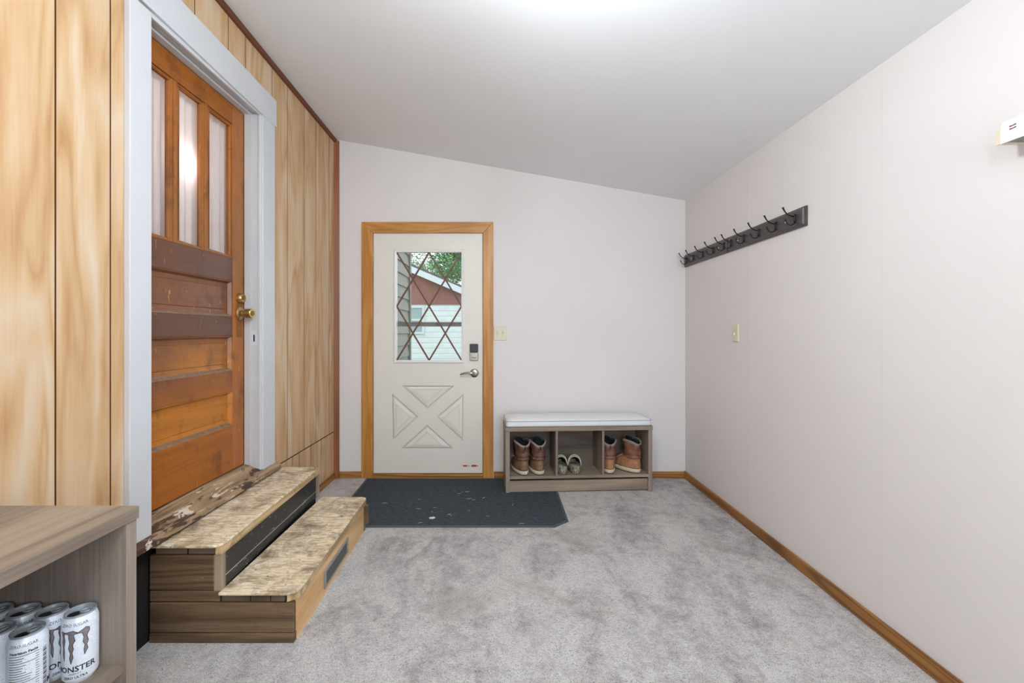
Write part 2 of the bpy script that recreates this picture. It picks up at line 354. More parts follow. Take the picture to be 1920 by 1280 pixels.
def obj(name, bm, m, parent=None, smooth=False, bevel=0, loc=None, sub=0):
    bmesh.ops.remove_doubles(bm, verts=bm.verts, dist=1e-6)
    bmesh.ops.recalc_face_normals(bm, faces=bm.faces)
    me = bpy.data.meshes.new(name); bm.to_mesh(me); bm.free()
    ms = m if isinstance(m, (list, tuple)) else [m]
    for k in ms: me.materials.append(k)
    o = bpy.data.objects.new(name, me); C.objects.link(o)
    if parent: o.parent = parent
    if loc: o.location = loc
    if smooth:
        for p in me.polygons: p.use_smooth = True
        if smooth != True:
            me.set_sharp_from_angle(angle=math.radians(smooth))
    if bevel:
        bv = o.modifiers.new('bevel', 'BEVEL'); bv.width = bevel; bv.segments = 2; bv.limit_method = 'ANGLE'
    if sub:
        sm = o.modifiers.new('sub', 'SUBSURF'); sm.levels = sub; sm.render_levels = sub
    return o
def tag(o, label, cat, group=None, kind=None):
    o['label'] = label; o['category'] = cat
    if group: o['group'] = group
    if kind: o['kind'] = kind
    return o
def struct(name, bm, m, label, cat, parent=None, **k):
    o = obj(name, bm, m, parent, **k); o['kind'] = 'structure'
    return tag(o, label, cat)
def thing(name, label, cat, loc=(0, 0, 0), rz=0, group=None, kind=None):
    o = bpy.data.objects.new(name, None); o.empty_display_size = 0.05; C.objects.link(o)
    o.location = loc; o.rotation_euler = (0, 0, rz)
    return tag(o, label, cat, group, kind)
def text_bm(s, size, depth=0.0, bold=0.0):
    cu = bpy.data.curves.new('t', 'FONT'); cu.body = s; cu.size = size; cu.extrude = depth; cu.align_x = 'CENTER'; cu.offset = bold; cu.resolution_u = 2
    o = bpy.data.objects.new('t', cu); C.objects.link(o)
    dg = bpy.context.evaluated_depsgraph_get(); me = o.evaluated_get(dg).to_mesh()
    bm = bmesh.new(); bm.from_mesh(me); o.evaluated_get(dg).to_mesh_clear()
    bpy.data.objects.remove(o); bpy.data.curves.remove(cu)
    return bm
def merge(dst, src):
    me = bpy.data.meshes.new('tmp'); src.to_mesh(me); src.free(); dst.from_mesh(me); bpy.data.meshes.remove(me); return dst

# ------------------------------------------------------------------ room shell
XL, XR, YB, YF = -1.40, 1.548, 3.68, -1.66
def ceil_z(x, y):
    t = (x-XL)/(XR-XL)
    zl = 2.847 + 0.026*(YB-y); zr = 2.332 - 0.004*(YB-y)
    return zl*(1-t) + zr*t

struct('floor', B(XL-0.1, XR+0.1, YF-0.1, YB+0.02, -0.12, 0), M['carpet'], 'grey mottled shag carpet covering the whole room floor', 'carpet')

bm = bmesh.new(); NX, NY = 12, 20; g = {}
for k, dz in ((0, 0), (1, 0.1)):
    for i in range(NX+1):
        for j in range(NY+1):
            x = XL-0.1+(XR-XL+0.2)*i/NX; y = YF-0.1+(YB-YF+0.2)*j/NY
            g[k, i, j] = bm.verts.new((x, y, ceil_z(x, y)+dz))
for k in (0, 1):
    for i in range(NX):
        for j in range(NY): bm.faces.new((g[k, i, j], g[k, i+1, j], g[k, i+1, j+1], g[k, i, j+1]))
struct('ceiling', bm, M['ceiling'], 'white sloping ceiling, higher along the panelled left side', 'ceiling')

# left wall: boards with real gaps over a dark backing; opening for the inner door
DY0, DY1, DZ0, DZ1 = 1.722, 2.515, 0.44, 2.49
grooves = [YF, -1.4, -1.15, -0.99, -0.72, -0.47, -0.28, 0.0, 0.21, 0.36, 0.63, 0.86, 1.12, 1.373, 1.566, 1.77, 1.997, 2.242, 2.392, 2.67, 2.863, 3.103, 3.299, 3.554, YB]
bm = bmesh.new()
def board(y0, y1, z0, z1):
    if y1-y0 < 0.004: return
    if z1 is None:
        prism(bm, [(y0, z0), (y1, z0), (y1, ceil_z(XL, y1)), (y0, ceil_z(XL, y0))], XL-0.006, XL, 'YZ')
    else: box(bm, XL-0.006, XL, y0, y1, z0, z1)
for a, c in zip(grooves, grooves[1:]):
    y0, y1 = a+0.0028, c-0.0028
    lowcut = 0.395
    for s0, s1 in ((y0, min(y1, DY0-0.03)), (max(y0, DY1+0.03), y1)):
        if s1-s0 > 0.004:
            if s0 > DY1:
                board(s0, s1, lowcut+0.004, None); 
            else: board(s0, s1, 0.41 if a > 1.5 else 0, None)
    s0, s1 = max(y0, DY0-0.03), min(y1, DY1+0.03)
    if s1-s0 > 0.004: board(s0, s1, DZ1+0.03, None)
lg = [DY1+0.03, 2.74, 2.93, 3.03, 3.21, 3.40, 3.50, YB]
for a, c in zip(lg, lg[1:]): board(a+0.0022, c-0.0022, 0, lowcut-0.004)
bm.normal_update()
for f in bm.faces:
    if abs(f.normal.x) < 0.5: f.material_index = 1
n0 = len(bm.faces)
for y0, y1, z0, z1 in ((YF, 1.57, 0, 2.83), (1.57, DY0-0.02, 0.41, 2.83), (DY1+0.02, YB, 0, 2.83), (DY0-0.02, DY1+0.02, 0, DZ0-0.03), (DY0-0.02, DY1+0.02, DZ1+0.02, 2.83)):
    box(bm, XL-0.09, XL-0.0062, y0, y1, z0, z1)
bm.faces.ensure_lookup_table()
for f in bm.faces[n0:]: f.material_index = 1
n1_ = len(bm.faces); box(bm, XL-0.09, XL-0.0062, 1.57, DY0-0.02, 0, 0.41); bm.faces.ensure_lookup_table()
for f in bm.faces[n1_:]: f.material_index = 2  # backing coloured black for the shade between cabinet and steps
for f in bm.faces[n0:]:
    c_ = f.calc_center_median()
    if DY0-0.03 < c_.y < DY1+0.03 and c_.z < 0.43: f.material_index = 2
struct('wall_left', bm, [M['panel'], M['groove'], M['gap_shade']], 'pale maple wood panelling with dark vertical grooves', 'wall')

# far wall with the exterior door opening
EX0, EX1, EZ1 = -1.085, -0.142, 2.085
bm = bmesh.new()
def cz(x): return ceil_z(x, YB)+0.02
xs = [XL-0.1, EX0]; prism(bm, [(XL-0.1, 0), (EX0, 0), (EX0, cz(EX0)), (XL-0.1, cz(XL-0.1))], YB, YB+0.12, 'XZ')
prism(bm, [(EX0, EZ1), (EX1, EZ1), (EX1, cz(EX1)), (EX0, cz(EX0))], YB, YB+0.12, 'XZ')
prism(bm, [(EX1, 0), (XR+0.1, 0), (XR+0.1, cz(XR+0.1)), (EX1, cz(EX1))], YB, YB+0.12, 'XZ')
struct('wall_back', bm, M['wall'], 'white end wall holding the cream exterior door', 'wall')
bm = bmesh.new()
seams = [YF, -0.63, 0.57, 1.78, 2.752, 3.58, YB]
for a, c in zip(seams, seams[1:]): box(bm, XR, XR+0.09, a+0.0006, c-0.0006, 0, 2.37)
box(bm, XR+0.0008, XR+0.09, YF, YB, 0, 2.37)
struct('wall_right', bm, M['wall'], 'plain white right wall with faint panel seams', 'wall')
# wall behind the camera, with a window added to carry the fill light
WX0, WX1, WZ0, WZ1 = 0.2, 1.3, 0.68, 2.22
bm = bmesh.new()
def cf(x): return ceil_z(x, YF)+0.02
prism(bm, [(XL-0.1, 0), (WX0, 0), (WX0, cf(WX0)), (XL-0.1, cf(XL-0.1))], YF-0.1, YF, 'XZ')
prism(bm, [(WX1, 0), (XR+0.1, 0), (XR+0.1, cf(XR+0.1)), (WX1, cf(WX1))], YF-0.1, YF, 'XZ')
box(bm, WX0, WX1, YF-0.1, YF, 0, WZ0)
prism(bm, [(WX0, WZ1), (WX1, WZ1), (WX1, cf(WX1)), (WX0, cf(WX0))], YF-0.1, YF, 'XZ')
struct('wall_front', bm, M['wall'], 'white wall behind the viewpoint with a wide window', 'wall')
win = thing('added_window_1', 'wide white window added behind the viewpoint for fill light', 'window', kind='structure')
bm = bmesh.new()
for a in ((WX0, WX1, WZ0, WZ0+0.05), (WX0, WX1, WZ1-0.05, WZ1), (WX0, WX0+0.05, WZ0+0.05, WZ1-0.05), (WX1-0.05, WX1, WZ0+0.05, WZ1-0.05), (0.72, 0.78, WZ0+0.05, WZ1-0.05)):
    box(bm, a[0], a[1], YF-0.08, YF-0.03, a[2], a[3])
obj('window_frame', bm, M['white'], win)
obj('pane', B(WX0+0.05, WX1-0.05, YF-0.058, YF-0.054, WZ0+0.05, WZ1-0.05), M['glass'], win)

# trims and baseboards
bm = bmesh.new()
L = []
for y in (YF, YB):
    z = ceil_z(XL, y); L.append([(XL, y, z-0.034), (XL+0.018, y, z-0.034), (XL+0.018, y, z-0.003), (XL, y, z-0.001)])
loft(bm, L); struct('trim_1', bm, M['crown'], 'dark brown strip where the panelling meets the ceiling', 'trim')
bm = bmesh.new(); prism(bm, [(XL+0.0, YB-0.001), (XL+0.0, YB-0.028), (XL+0.038, YB-0.014), (XL+0.038, YB-0.001)], 0, 2.83)
struct('trim_2', bm, M['crownZ'], 'brown upright strip in the corner beside the exterior door', 'trim')
def baseb(name, bm, m, label): struct(name, bm, m, label, 'baseboard', bevel=0.004)
baseb('baseboard_back', box(B(XL+0.04, -1.165, YB-0.013, YB-0.0005, 0, 0.056), -0.062, XR-0.002, YB-0.013, YB-0.0005, 0, 0.056), M['baseX'], 'stained wood baseboard along the white end wall')
baseb('baseboard_right', B(XR-0.014, XR-0.0005, YF, YB-0.002, 0, 0.062), M['base'], 'long stained wood baseboard under the white right wall')
baseb('baseboard_left', B(XL+0.0005, XL+0.013, 2.76, YB-0.03, 0, 0.056), M['base'], 'short stained wood baseboard below the panelling behind the steps')

# inner door casing, painted white
bm = bmesh.new(); CX = XL+0.024
box(bm, XL, CX, 1.620, DY0, 0.42, DZ1); struct('trim_3', bm, M['white'], 'white near upright casing of the wood door', 'door casing', bevel=0.003)
bm = bmesh.new(); box(bm, XL, CX, DY1+0.012, 2.66, 0.405, DZ1-0.0); box(bm, XL, CX-0.006, DY1, DY1+0.011, 0.405, DZ1)
struct('trim_4', bm, M['white'], 'white far upright casing of the wood door', 'door casing', bevel=0.003)
bm = bmesh.new(); prism(bm, [(1.61, DZ1+0.012), (2.672, DZ1-0.012), (2.672, DZ1+0.148), (1.61, DZ1+0.17)], XL, CX+0.004, 'YZ')
box(bm, XL, CX-0.008, DY0, DY1, DZ1-0.012, DZ1+0.008)
struct('trim_5', bm, M['white'], 'white head casing above the wood door', 'door casing', bevel=0.003)
SLX = -1.475
bm = bmesh.new()
box(bm, -1.60, XL-0.001, DY1, DY1+0.02, 0.44, DZ1+0.02); box(bm, -1.60, XL-0.001, DY0-0.02, DY0, 0.44, DZ1+0.02); box(bm, -1.60, XL-0.001, DY0, DY1, DZ1-0.0, DZ1+0.02)
box(bm, SLX+0.003, SLX+0.04, DY1-0.012, DY1, 0.47, DZ1); box(bm, SLX+0.003, SLX+0.04, DY0, DY1-0.012, DZ1-0.014, DZ1)
struct('trim_6', bm, M['jamb'], 'greyish white jamb lining around the wood door', 'door jamb', bevel=0.002)
bm = bmesh.new(); prism(bm, [(-1.60, 0.462), (SLX-0.05, 0.470), (SLX+0.0, 0.470), (-1.345, 0.425), (-1.345, 0.400), (-1.60, 0.400)], 1.602, 2.675, 'XZ')
for vv in bm.verts:
    pass
struct('trim_7', bm, M['sill'], 'worn peeling wood threshold under the wood door', 'threshold', bevel=0.004)
st = tag(obj('strike_plate', box(B(-1.437, -1.405, DY1-0.0016, DY1+0.0002, 1.155, 1.235), -1.43, -1.412, DY1-0.0022, DY1, 1.165, 1.225), [M['white']]), 'small white painted strike plate set in the white door jamb', 'strike plate')
bm = B(-1.425, -1.417, DY1-0.0028, DY1-0.0018, 1.175, 1.215); obj('latch_slot', bm, M['gap_shade'], st)

# ------------------------------------------------------------------ inner wood door
d1 = thing('door_1', 'old worn orange brown wood door with three upper panes', 'door', kind='structure')
T0, T1 = SLX-0.040, SLX
ST = DY1-0.112; LS = DY0+0.07
rails = [(0.476, 0.720), (0.906, 1.020), (1.210, 1.316), (1.510, 1.636), (2.372, 2.476)]
panels = [(0.720, 0.906), (1.020, 1.210), (1.316, 1.510)]
bm = bmesh.new(); box(bm, T0, T1, ST, DY1-0.004, 0.476, 2.476); box(bm, T0, T1, DY0+0.004, LS, 0.476, 2.476)
obj('stile', bm, M['doorZ'], d1, bevel=0.002)
for z0, z1 in rails: obj('rail', B(T0, T1-0.0006, LS, ST, z0, z1), M['rail'], d1, bevel=0.002)
for z0, z1 in panels:
    bm = bmesh.new(); y0, y1 = LS, ST; e = 0.015; xi = T1-0.021
    fr = [[(T1-0.001, y, z) for y, z in ((y0, z0), (y1, z0), (y1, z1), (y0, z1))],
          [(T1-0.004, y, z) for y, z in ((y0+.006, z0+.006), (y1-.006, z0+.006), (y1-.006, z1-.006), (y0+.006, z1-.006))],
          [(xi, y, z) for y, z in ((y0+e, z0+e), (y1-e, z0+e), (y1-e, z1-e), (y0+e, z1-e))],
          [(xi-.003, y, z) for y, z in ((y0+e+.03, z0+e+.022), (y1-e-.03, z0+e+.022), (y1-e-.03, z1-e-.022), (y0+e+.03, z1-e-.022))],
          [(xi, y, z) for y, z in ((y0+e+.033, z0+e+.025), (y1-e-.033, z0+e+.025), (y1-e-.033, z1-e-.025), (y0+e+.033, z1-e-.025))]]
    loft(bm, fr, False, True); bm.faces.ensure_lookup_table()
    for f_ in bm.faces:
        c_ = f_.calc_center_median()
        if c_.z < z0+e and f_.calc_area() > 1e-4 and c_.x > xi-0.001 and y0+.1 < c_.y < y1-.1: f_.material_index = 1
    obj('panel', bm, [M['doorY'], M['ledge']], d1)
GZ0, GZ1 = 1.636, 2.372; mun = [1.983, 2.191]; mw = 0.022
for y in mun:
    bm = bmesh.new(); box(bm, T0+0.004, T1-0.006, y-mw, y+mw, GZ0, GZ1); box(bm, T1-0.008, T1-0.001, y-0.010, y+0.010, GZ0, GZ1)
    obj('muntin', bm, M['doorZ'], d1, bevel=0.003)
edges = [LS, mun[0]-mw, mun[0]+mw, mun[1]-mw, mun[1]+mw, ST]
for i in range(3):
    y0, y1 = edges[2*i], edges[2*i+1]
    bm = bmesh.new()
    for a in ((y0, y1, GZ0, GZ0+0.014), (y0, y1, GZ1-0.014, GZ1), (y0, y0+0.012, GZ0+0.014, GZ1-0.014), (y1-0.012, y1, GZ0+0.014, GZ1-0.014)):
        box(bm, T1-0.022, T1-0.008, a[0], a[1], a[2], a[3])
    fo = obj('pane_moulding', bm, M['doorZ'], d1, bevel=0.004)
    obj('pane', B(T1-0.024, T1-0.021, y0+0.002, y1-0.002, GZ0+0.002, GZ1-0.002), M['glass'], d1)
RX = Matrix.Rotation(PI/2, 4, 'Y')
ky, kz = 2.462, 1.335
obj('lock_plate', B(T1, T1+0.003, ky-0.024, ky+0.02, 1.20, 1.40), M['brassplate'], d1, bevel=0.001)
kn = obj('door_knob', lathe(bmesh.new(), [(0.0, 0), (0.037, 0), (0.037, 0.004), (0.030, 0.010), (0.016, 0.014), (0.013, 0.030), (0.019, 0.033), (0.026, 0.037), (0.0255, 0.045), (0.027, 0.062), (0.0275, 0.068), (0.025, 0.071), (0.0, 0.071)], Matrix.Translation((T1+0.003, ky, kz)) @ RX), M['brass'], d1, smooth=40)
obj('keyway', lathe(bmesh.new(), [(0.0, 0.0705), (0.014, 0.0705), (0.014, 0.0735), (0.012, 0.0735), (0.011, 0.072), (0.0, 0.072)], Matrix.Translation((T1+0.003, ky, kz)) @ RX), M['brassplate'], kn, smooth=30)
dbt = obj('deadbolt', lathe(bmesh.new(), [(0, 0), (0.029, 0), (0.029, 0.006), (0.025, 0.016), (0.022, 0.022), (0.019, 0.022), (0.018, 0.018), (0, 0.018)], Matrix.Translation((T1+0.002, ky, kz+0.086)) @ RX), M['brass'], d1, smooth=40)
obj('keyway', lathe(bmesh.new(), [(0, 0.017), (0.010, 0.017), (0.010, 0.021), (0, 0.021)], Matrix.Translation((T1+0.002, ky, kz+0.086)) @ RX), M['brassplate'], dbt, smooth=30)

# curtain behind the panes
bm = bmesh.new(); N = 150; rows = []
for iz in range(2):
    z = (GZ0-0.03, GZ1+0.03)[iz]
    rows.append([(T0-0.022 + 0.007*math.sin(k*0.62+0.5*math.sin(k*0.13)) + 0.004*math.sin(k*0.21), DY0+0.02+(DY1-DY0-0.04)*k/N, z) for k in range(N+1)])
loft(bm, rows, closed=False)
tag(obj('sheer_curtain', bm, M['curtain'], smooth=True), 'sheer pinkish white curtain hanging behind the wood door panes', 'curtain')
bm = bmesh.new()
box(bm, -2.6, -2.52, 1.2, 3.2, 0.2, 2.9); box(bm, -2.6, -1.6, 1.2, 1.26, 0.2, 2.9); box(bm, -2.6, -1.6, 3.14, 3.2, 0.2, 2.9); box(bm, -2.6, -1.6, 1.2, 3.2, 2.85, 2.9); box(bm, -2.6, -1.6, 1.2, 3.2, 0.2, 0.4)
box(bm, -1.605, -1.601, 1.2, DY0-0.02, 0.2, 2.9); box(bm, -1.605, -1.601, DY1+0.02, 3.2, 0.2, 2.9); box(bm, -1.605, -1.601, DY0-0.02, DY1+0.02, DZ1+0.02, 2.9)
struct('wall_hall', bm, M['hall'], 'hall walls hidden behind the curtained wood door', 'wall')

# ------------------------------------------------------------------ exterior door
DF = YB+0.004                                   # slab face
sc = DF/F
def ex(px): return (px-940)*sc
def ez(py): return EYE-(py-620)*sc
d2 = thing('door_2', 'cream exterior door with a diamond grille window', 'door', kind='structure')
SX0, SX1, SZ0, SZ1 = ex(700.5), ex(904.5), ez(886.5), ez(435)
LX0, LX1, LZ0, LZ1 = ex(738), ex(871), ez(681), ez(467)
bm = bmesh.new(); DB = DF+0.044
for a in ((SX0, LX0+0.01, LZ0+0.01, SZ1), (LX1-0.01, SX1, LZ0+0.01, SZ1), (LX0+0.01, LX1-0.01, LZ1-0.01, SZ1)): box(bm, a[0], a[1], DF, DB, a[2], a[3])
# lower part with four recessed triangular fields
tri = [[(754, 723), (851, 723), (801.5, 766)], [(735.5, 738), (784, 781), (737, 824)], [(869, 738), (868, 826), (818.5, 781)], [(801, 796), (850, 840), (752, 840)]]
zc = LZ0+0.01
outer = [(SX0, SZ0), (SX1, SZ0), (SX1, zc), (SX0, zc)]
def fill(bm, loops, y):
    vs = [bm.verts.new((x, y, z)) for lp in loops for x, z in lp]
    for t_ in tessellate_polygon([[Vector((x, z, 0)) for x, z in lp] for lp in loops]): bm.faces.new([vs[i] for i in t_])
T = [[(ex(px), ez(py)) for px, py in t] for t in tri]
fill(bm, [outer]+T, DF)
for t in T:
    cx = sum(p[0] for p in t)/3; cz_ = sum(p[1] for p in t)/3
    def ins(k, y): return [(cx+(x-cx)*k, y, cz_+(z-cz_)*k) for x, z in t]
    loft(bm, [ins(1, DF), ins(0.965, DF+0.017), ins(0.915, DF+0.017), ins(0.88, DF+0.002), ins(0.56, DF-0.003), ins(0.53, DF+0.003), ins(0.50, DF+0.001)], False, True)
box(bm, SX0, SX1, DF+0.02, DB, SZ0, zc)
for a in ((SX0, SX0+0.002), (SX1-0.002, SX1)): box(bm, a[0], a[1], DF+0.0002, DF+0.012, SZ0, zc)
box(bm, SX0+0.002, SX1-0.002, DF+0.0002, DF+0.012, SZ0, SZ0+0.002)
so = obj('slab', bm, M['extdoor'], d2)
# window in the door
bm = bmesh.new(); fw = 0.026
def picture(bm, x0, x1, z0, z1, w_, y0, y1, taper=0.0):
    o_ = [(x0, z0), (x1, z0), (x1, z1), (x0, z1)]; i_ = [(x0+w_, z0+w_), (x1-w_, z0+w_), (x1-w_, z1-w_), (x0+w_, z1-w_)]
    m_ = [(x0+w_*0.45, z0+w_*0.45), (x1-w_*0.45, z0+w_*0.45), (x1-w_*0.45, z1-w_*0.45), (x0+w_*0.45, z1-w_*0.45)]
    R = [[(x, y1, z) for x, z in o_], [(x, y0+taper, z) for x, z in o_], [(x, y0, z) for x, z in m_], [(x, y0+taper*0.5, z) for x, z in i_], [(x, y1, z) for x, z in i_]]
    loft(bm, R+[R[0]], False, False)
picture(bm, LX0, LX1, LZ0, LZ1, fw, DF-0.011, DF+0.03, 0.006)
wf = obj('window_frame', bm, M['lite'], d2)
gx0, gx1, gz0, gz1 = LX0+fw, LX1-fw, LZ0+fw, LZ1-fw
obj('pane', B(gx0-0.004, gx1+0.004, DF+0.012, DF+0.016, gz0-0.004, gz1+0.004), M['glass'], d2)
hx, hz = (gx1-gx0)/4, (gz1-gz0)/4
bm = bmesh.new(); bw = 0.0065
def bar(x0, z0, x1, z1, DF=DF):
    DF = DF-0.0012 if (x1-x0)*(z1-z0) > 0 else DF
    d = Vector((x1-x0, 0, z1-z0)).normalized(); n = Vector((-d.z, 0, d.x))*bw
    R = []
    for x, z in ((x0, z0), (x1, z1)):
        p = Vector((x, 0, z)); R.append([p+n+Vector((0, DF-0.001, 0)), p-n+Vector((0, DF-0.001, 0)), p-n+Vector((0, DF+0.009, 0)), p+n+Vector((0, DF+0.009, 0))])
    loft(bm, R)
P = lambda i, j: (gx0+hx*i, gz1-hz*j)
for a, c in (((0, 0), (4, 4)), ((2, 0), (4, 2)), ((0, 2), (2, 4)), ((2, 0), (0, 2)), ((4, 0), (0, 4)), ((4, 2), (2, 4))): bar(*P(*a), *P(*c))
obj('diamond_grille', bm, M['muntin'], d2)
# hardware
lx, lz = ex(889), ez(660)
kp = obj('keypad_lock', B(lx-0.036, lx+0.036, DF-0.022, DF+0.001, lz-0.070, lz-0.002), M['nickel'], d2, bevel=0.006)
obj('keypad_cover', B(lx-0.035, lx+0.035, DF-0.026, DF-0.001, lz-0.0, lz+0.070), M['keypad'], kp, bevel=0.006)
obj('thumb_turn', B(lx-0.020, lx+0.020, DF-0.042, DF-0.020, lz-0.046, lz-0.030), M['nickel'], kp, bevel=0.005)
hxp, hzp = ex(889.5), ez(699)
RYm = Matrix.Rotation(PI/2, 4, 'X')
ro = obj('lever_handle', lathe(bmesh.new(), [(0, 0), (0.036, 0), (0.036, 0.006), (0.030, 0.012), (0.013, 0.015), (0.012, 0.05), (0, 0.052)], Matrix.Translation((hxp, DF, hzp)) @ RYm), M['nickel'], d2, smooth=40)
pts = [(hxp+0.006, DF-0.046, hzp), (hxp-0.02, DF-0.052, hzp+0.003), (hxp-0.05, DF-0.052, hzp+0.006), (hxp-0.08, DF-0.050, hzp+0.002), (hxp-0.105, DF-0.046, hzp-0.006), (hxp-0.115, DF-0.042, hzp-0.010)]
obj('lever', tube(bmesh.new(), pts, [0.011, 0.0105, 0.009, 0.008, 0.0075, 0.005], 12), M['nickel'], ro, smooth=True)
for py in (481, 659, 836):
    z = ez(py); bm = bmesh.new(); tube(bm, [(SX0-0.006, DF-0.006, z-0.045), (SX0-0.006, DF-0.006, z+0.045)], 0.0075, 10); box(bm, SX0-0.006, SX0+0.002, DF-0.004, DF+0.01, z-0.045, z+0.045)
    obj('hinge', bm, M['brass'], d2)
bm = bmesh.new()
for a, c, e in ((868, 876, 0.006), (877, 881, 0.002), (884, 893, 0.008), (892, 897, 0.003)): box(bm, ex(a), ex(c), DF-0.0012, DF+0.0005, ez(873)-e, ez(873)+e)
obj('red_scuff_marks', bm, M['red'], d2)
# door frame
tr = thing('trim_8', 'honey oak casing around the cream exterior door', 'door casing', kind='structure')
TX0, TX1, TZ1 = ex(679), ex(925), ez(417); tw = 0.092; ty0 = YB-0.018
for poly, nm, m in (([(TX0, 0), (TX0+tw, 0), (TX0+tw, TZ1-tw), (TX0, TZ1)], 'upright', 'oak'), ([(TX1-0.084, 0), (TX1, 0), (TX1, TZ1), (TX1-0.084, TZ1-tw)], 'upright', 'oak'), ([(TX0, TZ1), (TX0+tw, TZ1-tw), (TX1-0.084, TZ1-tw), (TX1, TZ1)], 'head', 'oakX')):
    obj(nm, prism(bmesh.new(), poly, ty0, YB-0.0005, 'XZ'), M[m], tr, bevel=0.003)
bm = bmesh.new(); box(bm, EX0, SX0-0.003, YB, YB+0.12, 0, EZ1); box(bm, SX1+0.003, EX1, YB, YB+0.12, 0, EZ1); box(bm, EX0, EX1, YB, YB+0.12, SZ1+0.003, EZ1)
obj('jamb', bm, M['oak'], tr)
struct('trim_9', B(TX0+tw, TX1-0.084, YB-0.03, YB+0.12, 0, 0.036), M['baseX'], 'worn wood threshold under the cream exterior door', 'threshold', bevel=0.004)

# storm door outside
sd = thing('storm_door', 'grey storm door with a crossbar, seen through the diamond grille', 'storm door', (0, 0, 0))
bm = bmesh.new(); sy = YB+0.10
for a in ((EX0+0.02, EX0+0.09, 0.03, 2.06), (EX1-0.09, EX1-0.02, 0.03, 2.06), (EX0+0.09, EX1-0.09, 0.03, 0.3), (EX0+0.09, EX1-0.09, 1.98, 2.06)): box(bm, a[0], a[1], sy-0.02, sy+0.01, a[2], a[3])
obj('frame', bm, M['greywood'], sd)
obj('crossbar', B(EX0+0.09, EX1-0.09, sy-0.02, sy+0.01, 1.275, 1.312), M['greywood'], sd)
obj('pane', B(EX0+0.08, EX1-0.08, sy-0.004, sy-0.001, 0.3, 1.98), M['glass'], sd)

# ------------------------------------------------------------------ switches
def switch(name, label, n, loc, rz):
    w_ = 0.107 if n == 2 else 0.076
    t = thing(name, label, 'light switch', loc, rz)
    bm = loft(bmesh.new(), [[(-w_/2, 0, -0.058), (w_/2, 0, -0.058), (w_/2, 0, 0.058), (-w_/2, 0, 0.058)], [(-w_/2, -0.003, -0.058), (w_/2, -0.003, -0.058), (w_/2, -0.003, 0.058), (-w_/2, -0.003, 0.058)], [(-w_/2+.005, -0.007, -0.053), (w_/2-.005, -0.007, -0.053), (w_/2-.005, -0.007, 0.053), (-w_/2+.005, -0.007, 0.053)]])
    obj('cover_plate', bm, M['almond'], t)
    for k in range(n):
        x = (k-(n-1)/2)*0.046
        tg = obj('toggle', loft(bmesh.new(), [[(x-.005, -0.007, -0.012), (x+.005, -0.007, -0.012), (x+.005, -0.007, 0.012), (x-.005, -0.007, 0.012)], [(x-.004, -0.018, -0.014), (x+.004, -0.018, -0.014), (x+.004, -0.018, -0.006), (x-.004, -0.018, -0.006)]]), M['almond'], t)
        obj('toggle_slot', B(x-.0065, x+.0065, -0.0078, -0.0068, -0.014, 0.014), M['postZ'], tg)
        for z in (-0.03, 0.03): obj('screw', lathe(bmesh.new(), [(0, 0), (0.003, 0), (0.002, 0.0012), (0, 0.0012)], Matrix.Translation((x, -0.007, z)) @ RYm, 10), M['nickel'], t)
    return t
switch('light_switch', 'almond double light switch beside the cream exterior door', 2, (ex(938)-0.002, YB, ez(625)), 0)
switch('light_switch', 'almond single light switch low on the right wall under the coat racks', 1, (XR, 2.885, 1.222), -PI/2)

# ------------------------------------------------------------------ coat racks
def rack(label, y0, y1, hooks, which):
    t = thing('coat_rack', label, 'coat rack', (XR, (y0+y1)/2, 1.82), -PI/2, 'dark coat racks on the right wall')
    W = (y1-y0)/2                               # local x runs along -Y of the room
    bm = bmesh.new()
    loft(bm, [[(-W, 0, -0.05), (W, 0, -0.05), (W, 0, 0.05), (-W, 0, 0.05)], [(-W, -0.010, -0.05), (W, -0.010, -0.05), (W, -0.010, 0.05), (-W, -0.010, 0.05)],
              [(-W+.008, -0.014, -0.042), (W-.008, -0.014, -0.042), (W-.008, -0.014, 0.042), (-W+.008, -0.014, 0.042)], [(-W+.012, -0.019, -0.038), (W-.012, -0.019, -0.038), (W-.012, -0.019, 0.038), (-W+.012, -0.019, 0.038)]])
    obj('backboard', bm, [M['rack']], t)
    bm = bmesh.new()
    xe = W-0.014
    box(bm, xe-0.003, xe+0.001, -0.0205, -0.018, -0.036, 0.036)
    obj('bright_edge', bm, M['rackedge'], t)
    for hy in hooks:
        x = (y0+y1)/2-hy
        bm = bmesh.new()
        tube(bm, [(x, -0.021, -0.024), (x, -0.025, -0.012), (x, -0.026, 0.0), (x, -0.025, 0.012), (x, -0.021, 0.022)], [0.003, 0.0048, 0.004, 0.0048, 0.003], 8)
        tube(bm, [(x, -0.022, 0.010), (x, -0.040, 0.012), (x, -0.058, 0.019), (x, -0.074, 0.034), (x, -0.084, 0.052), (x, -0.086, 0.058)], [0.0035, 0.0035, 0.0032, 0.0032, 0.0042, 0.006], 8)
        tube(bm, [(x, -0.022, -0.010), (x, -0.029, -0.028), (x, -0.044, -0.036), (x, -0.060, -0.030), (x, -0.070, -0.014), (x, -0.073, -0.006), (x, -0.0735, -0.003)], [0.003, 0.003, 0.0028, 0.0028, 0.003, 0.0045, 0.003], 8)
        h = obj('hook', bm, M['black'], t, smooth=True)
    for hy in (hooks[0]+0.08, hooks[-1]-0.08):
        x = (y0+y1)/2-hy
        obj('screw', lathe(bmesh.new(), [(0, 0), (0.006, 0), (0.004, 0.003), (0, 0.003)], Matrix.Translation((x, -0.019, 0.0)) @ RYm, 12), M['bright'], t)
rack('dark five hook coat rack nearer the camera on the right wall', 2.208, 2.962, [2.272, 2.432, 2.593, 2.752, 2.908], 0)
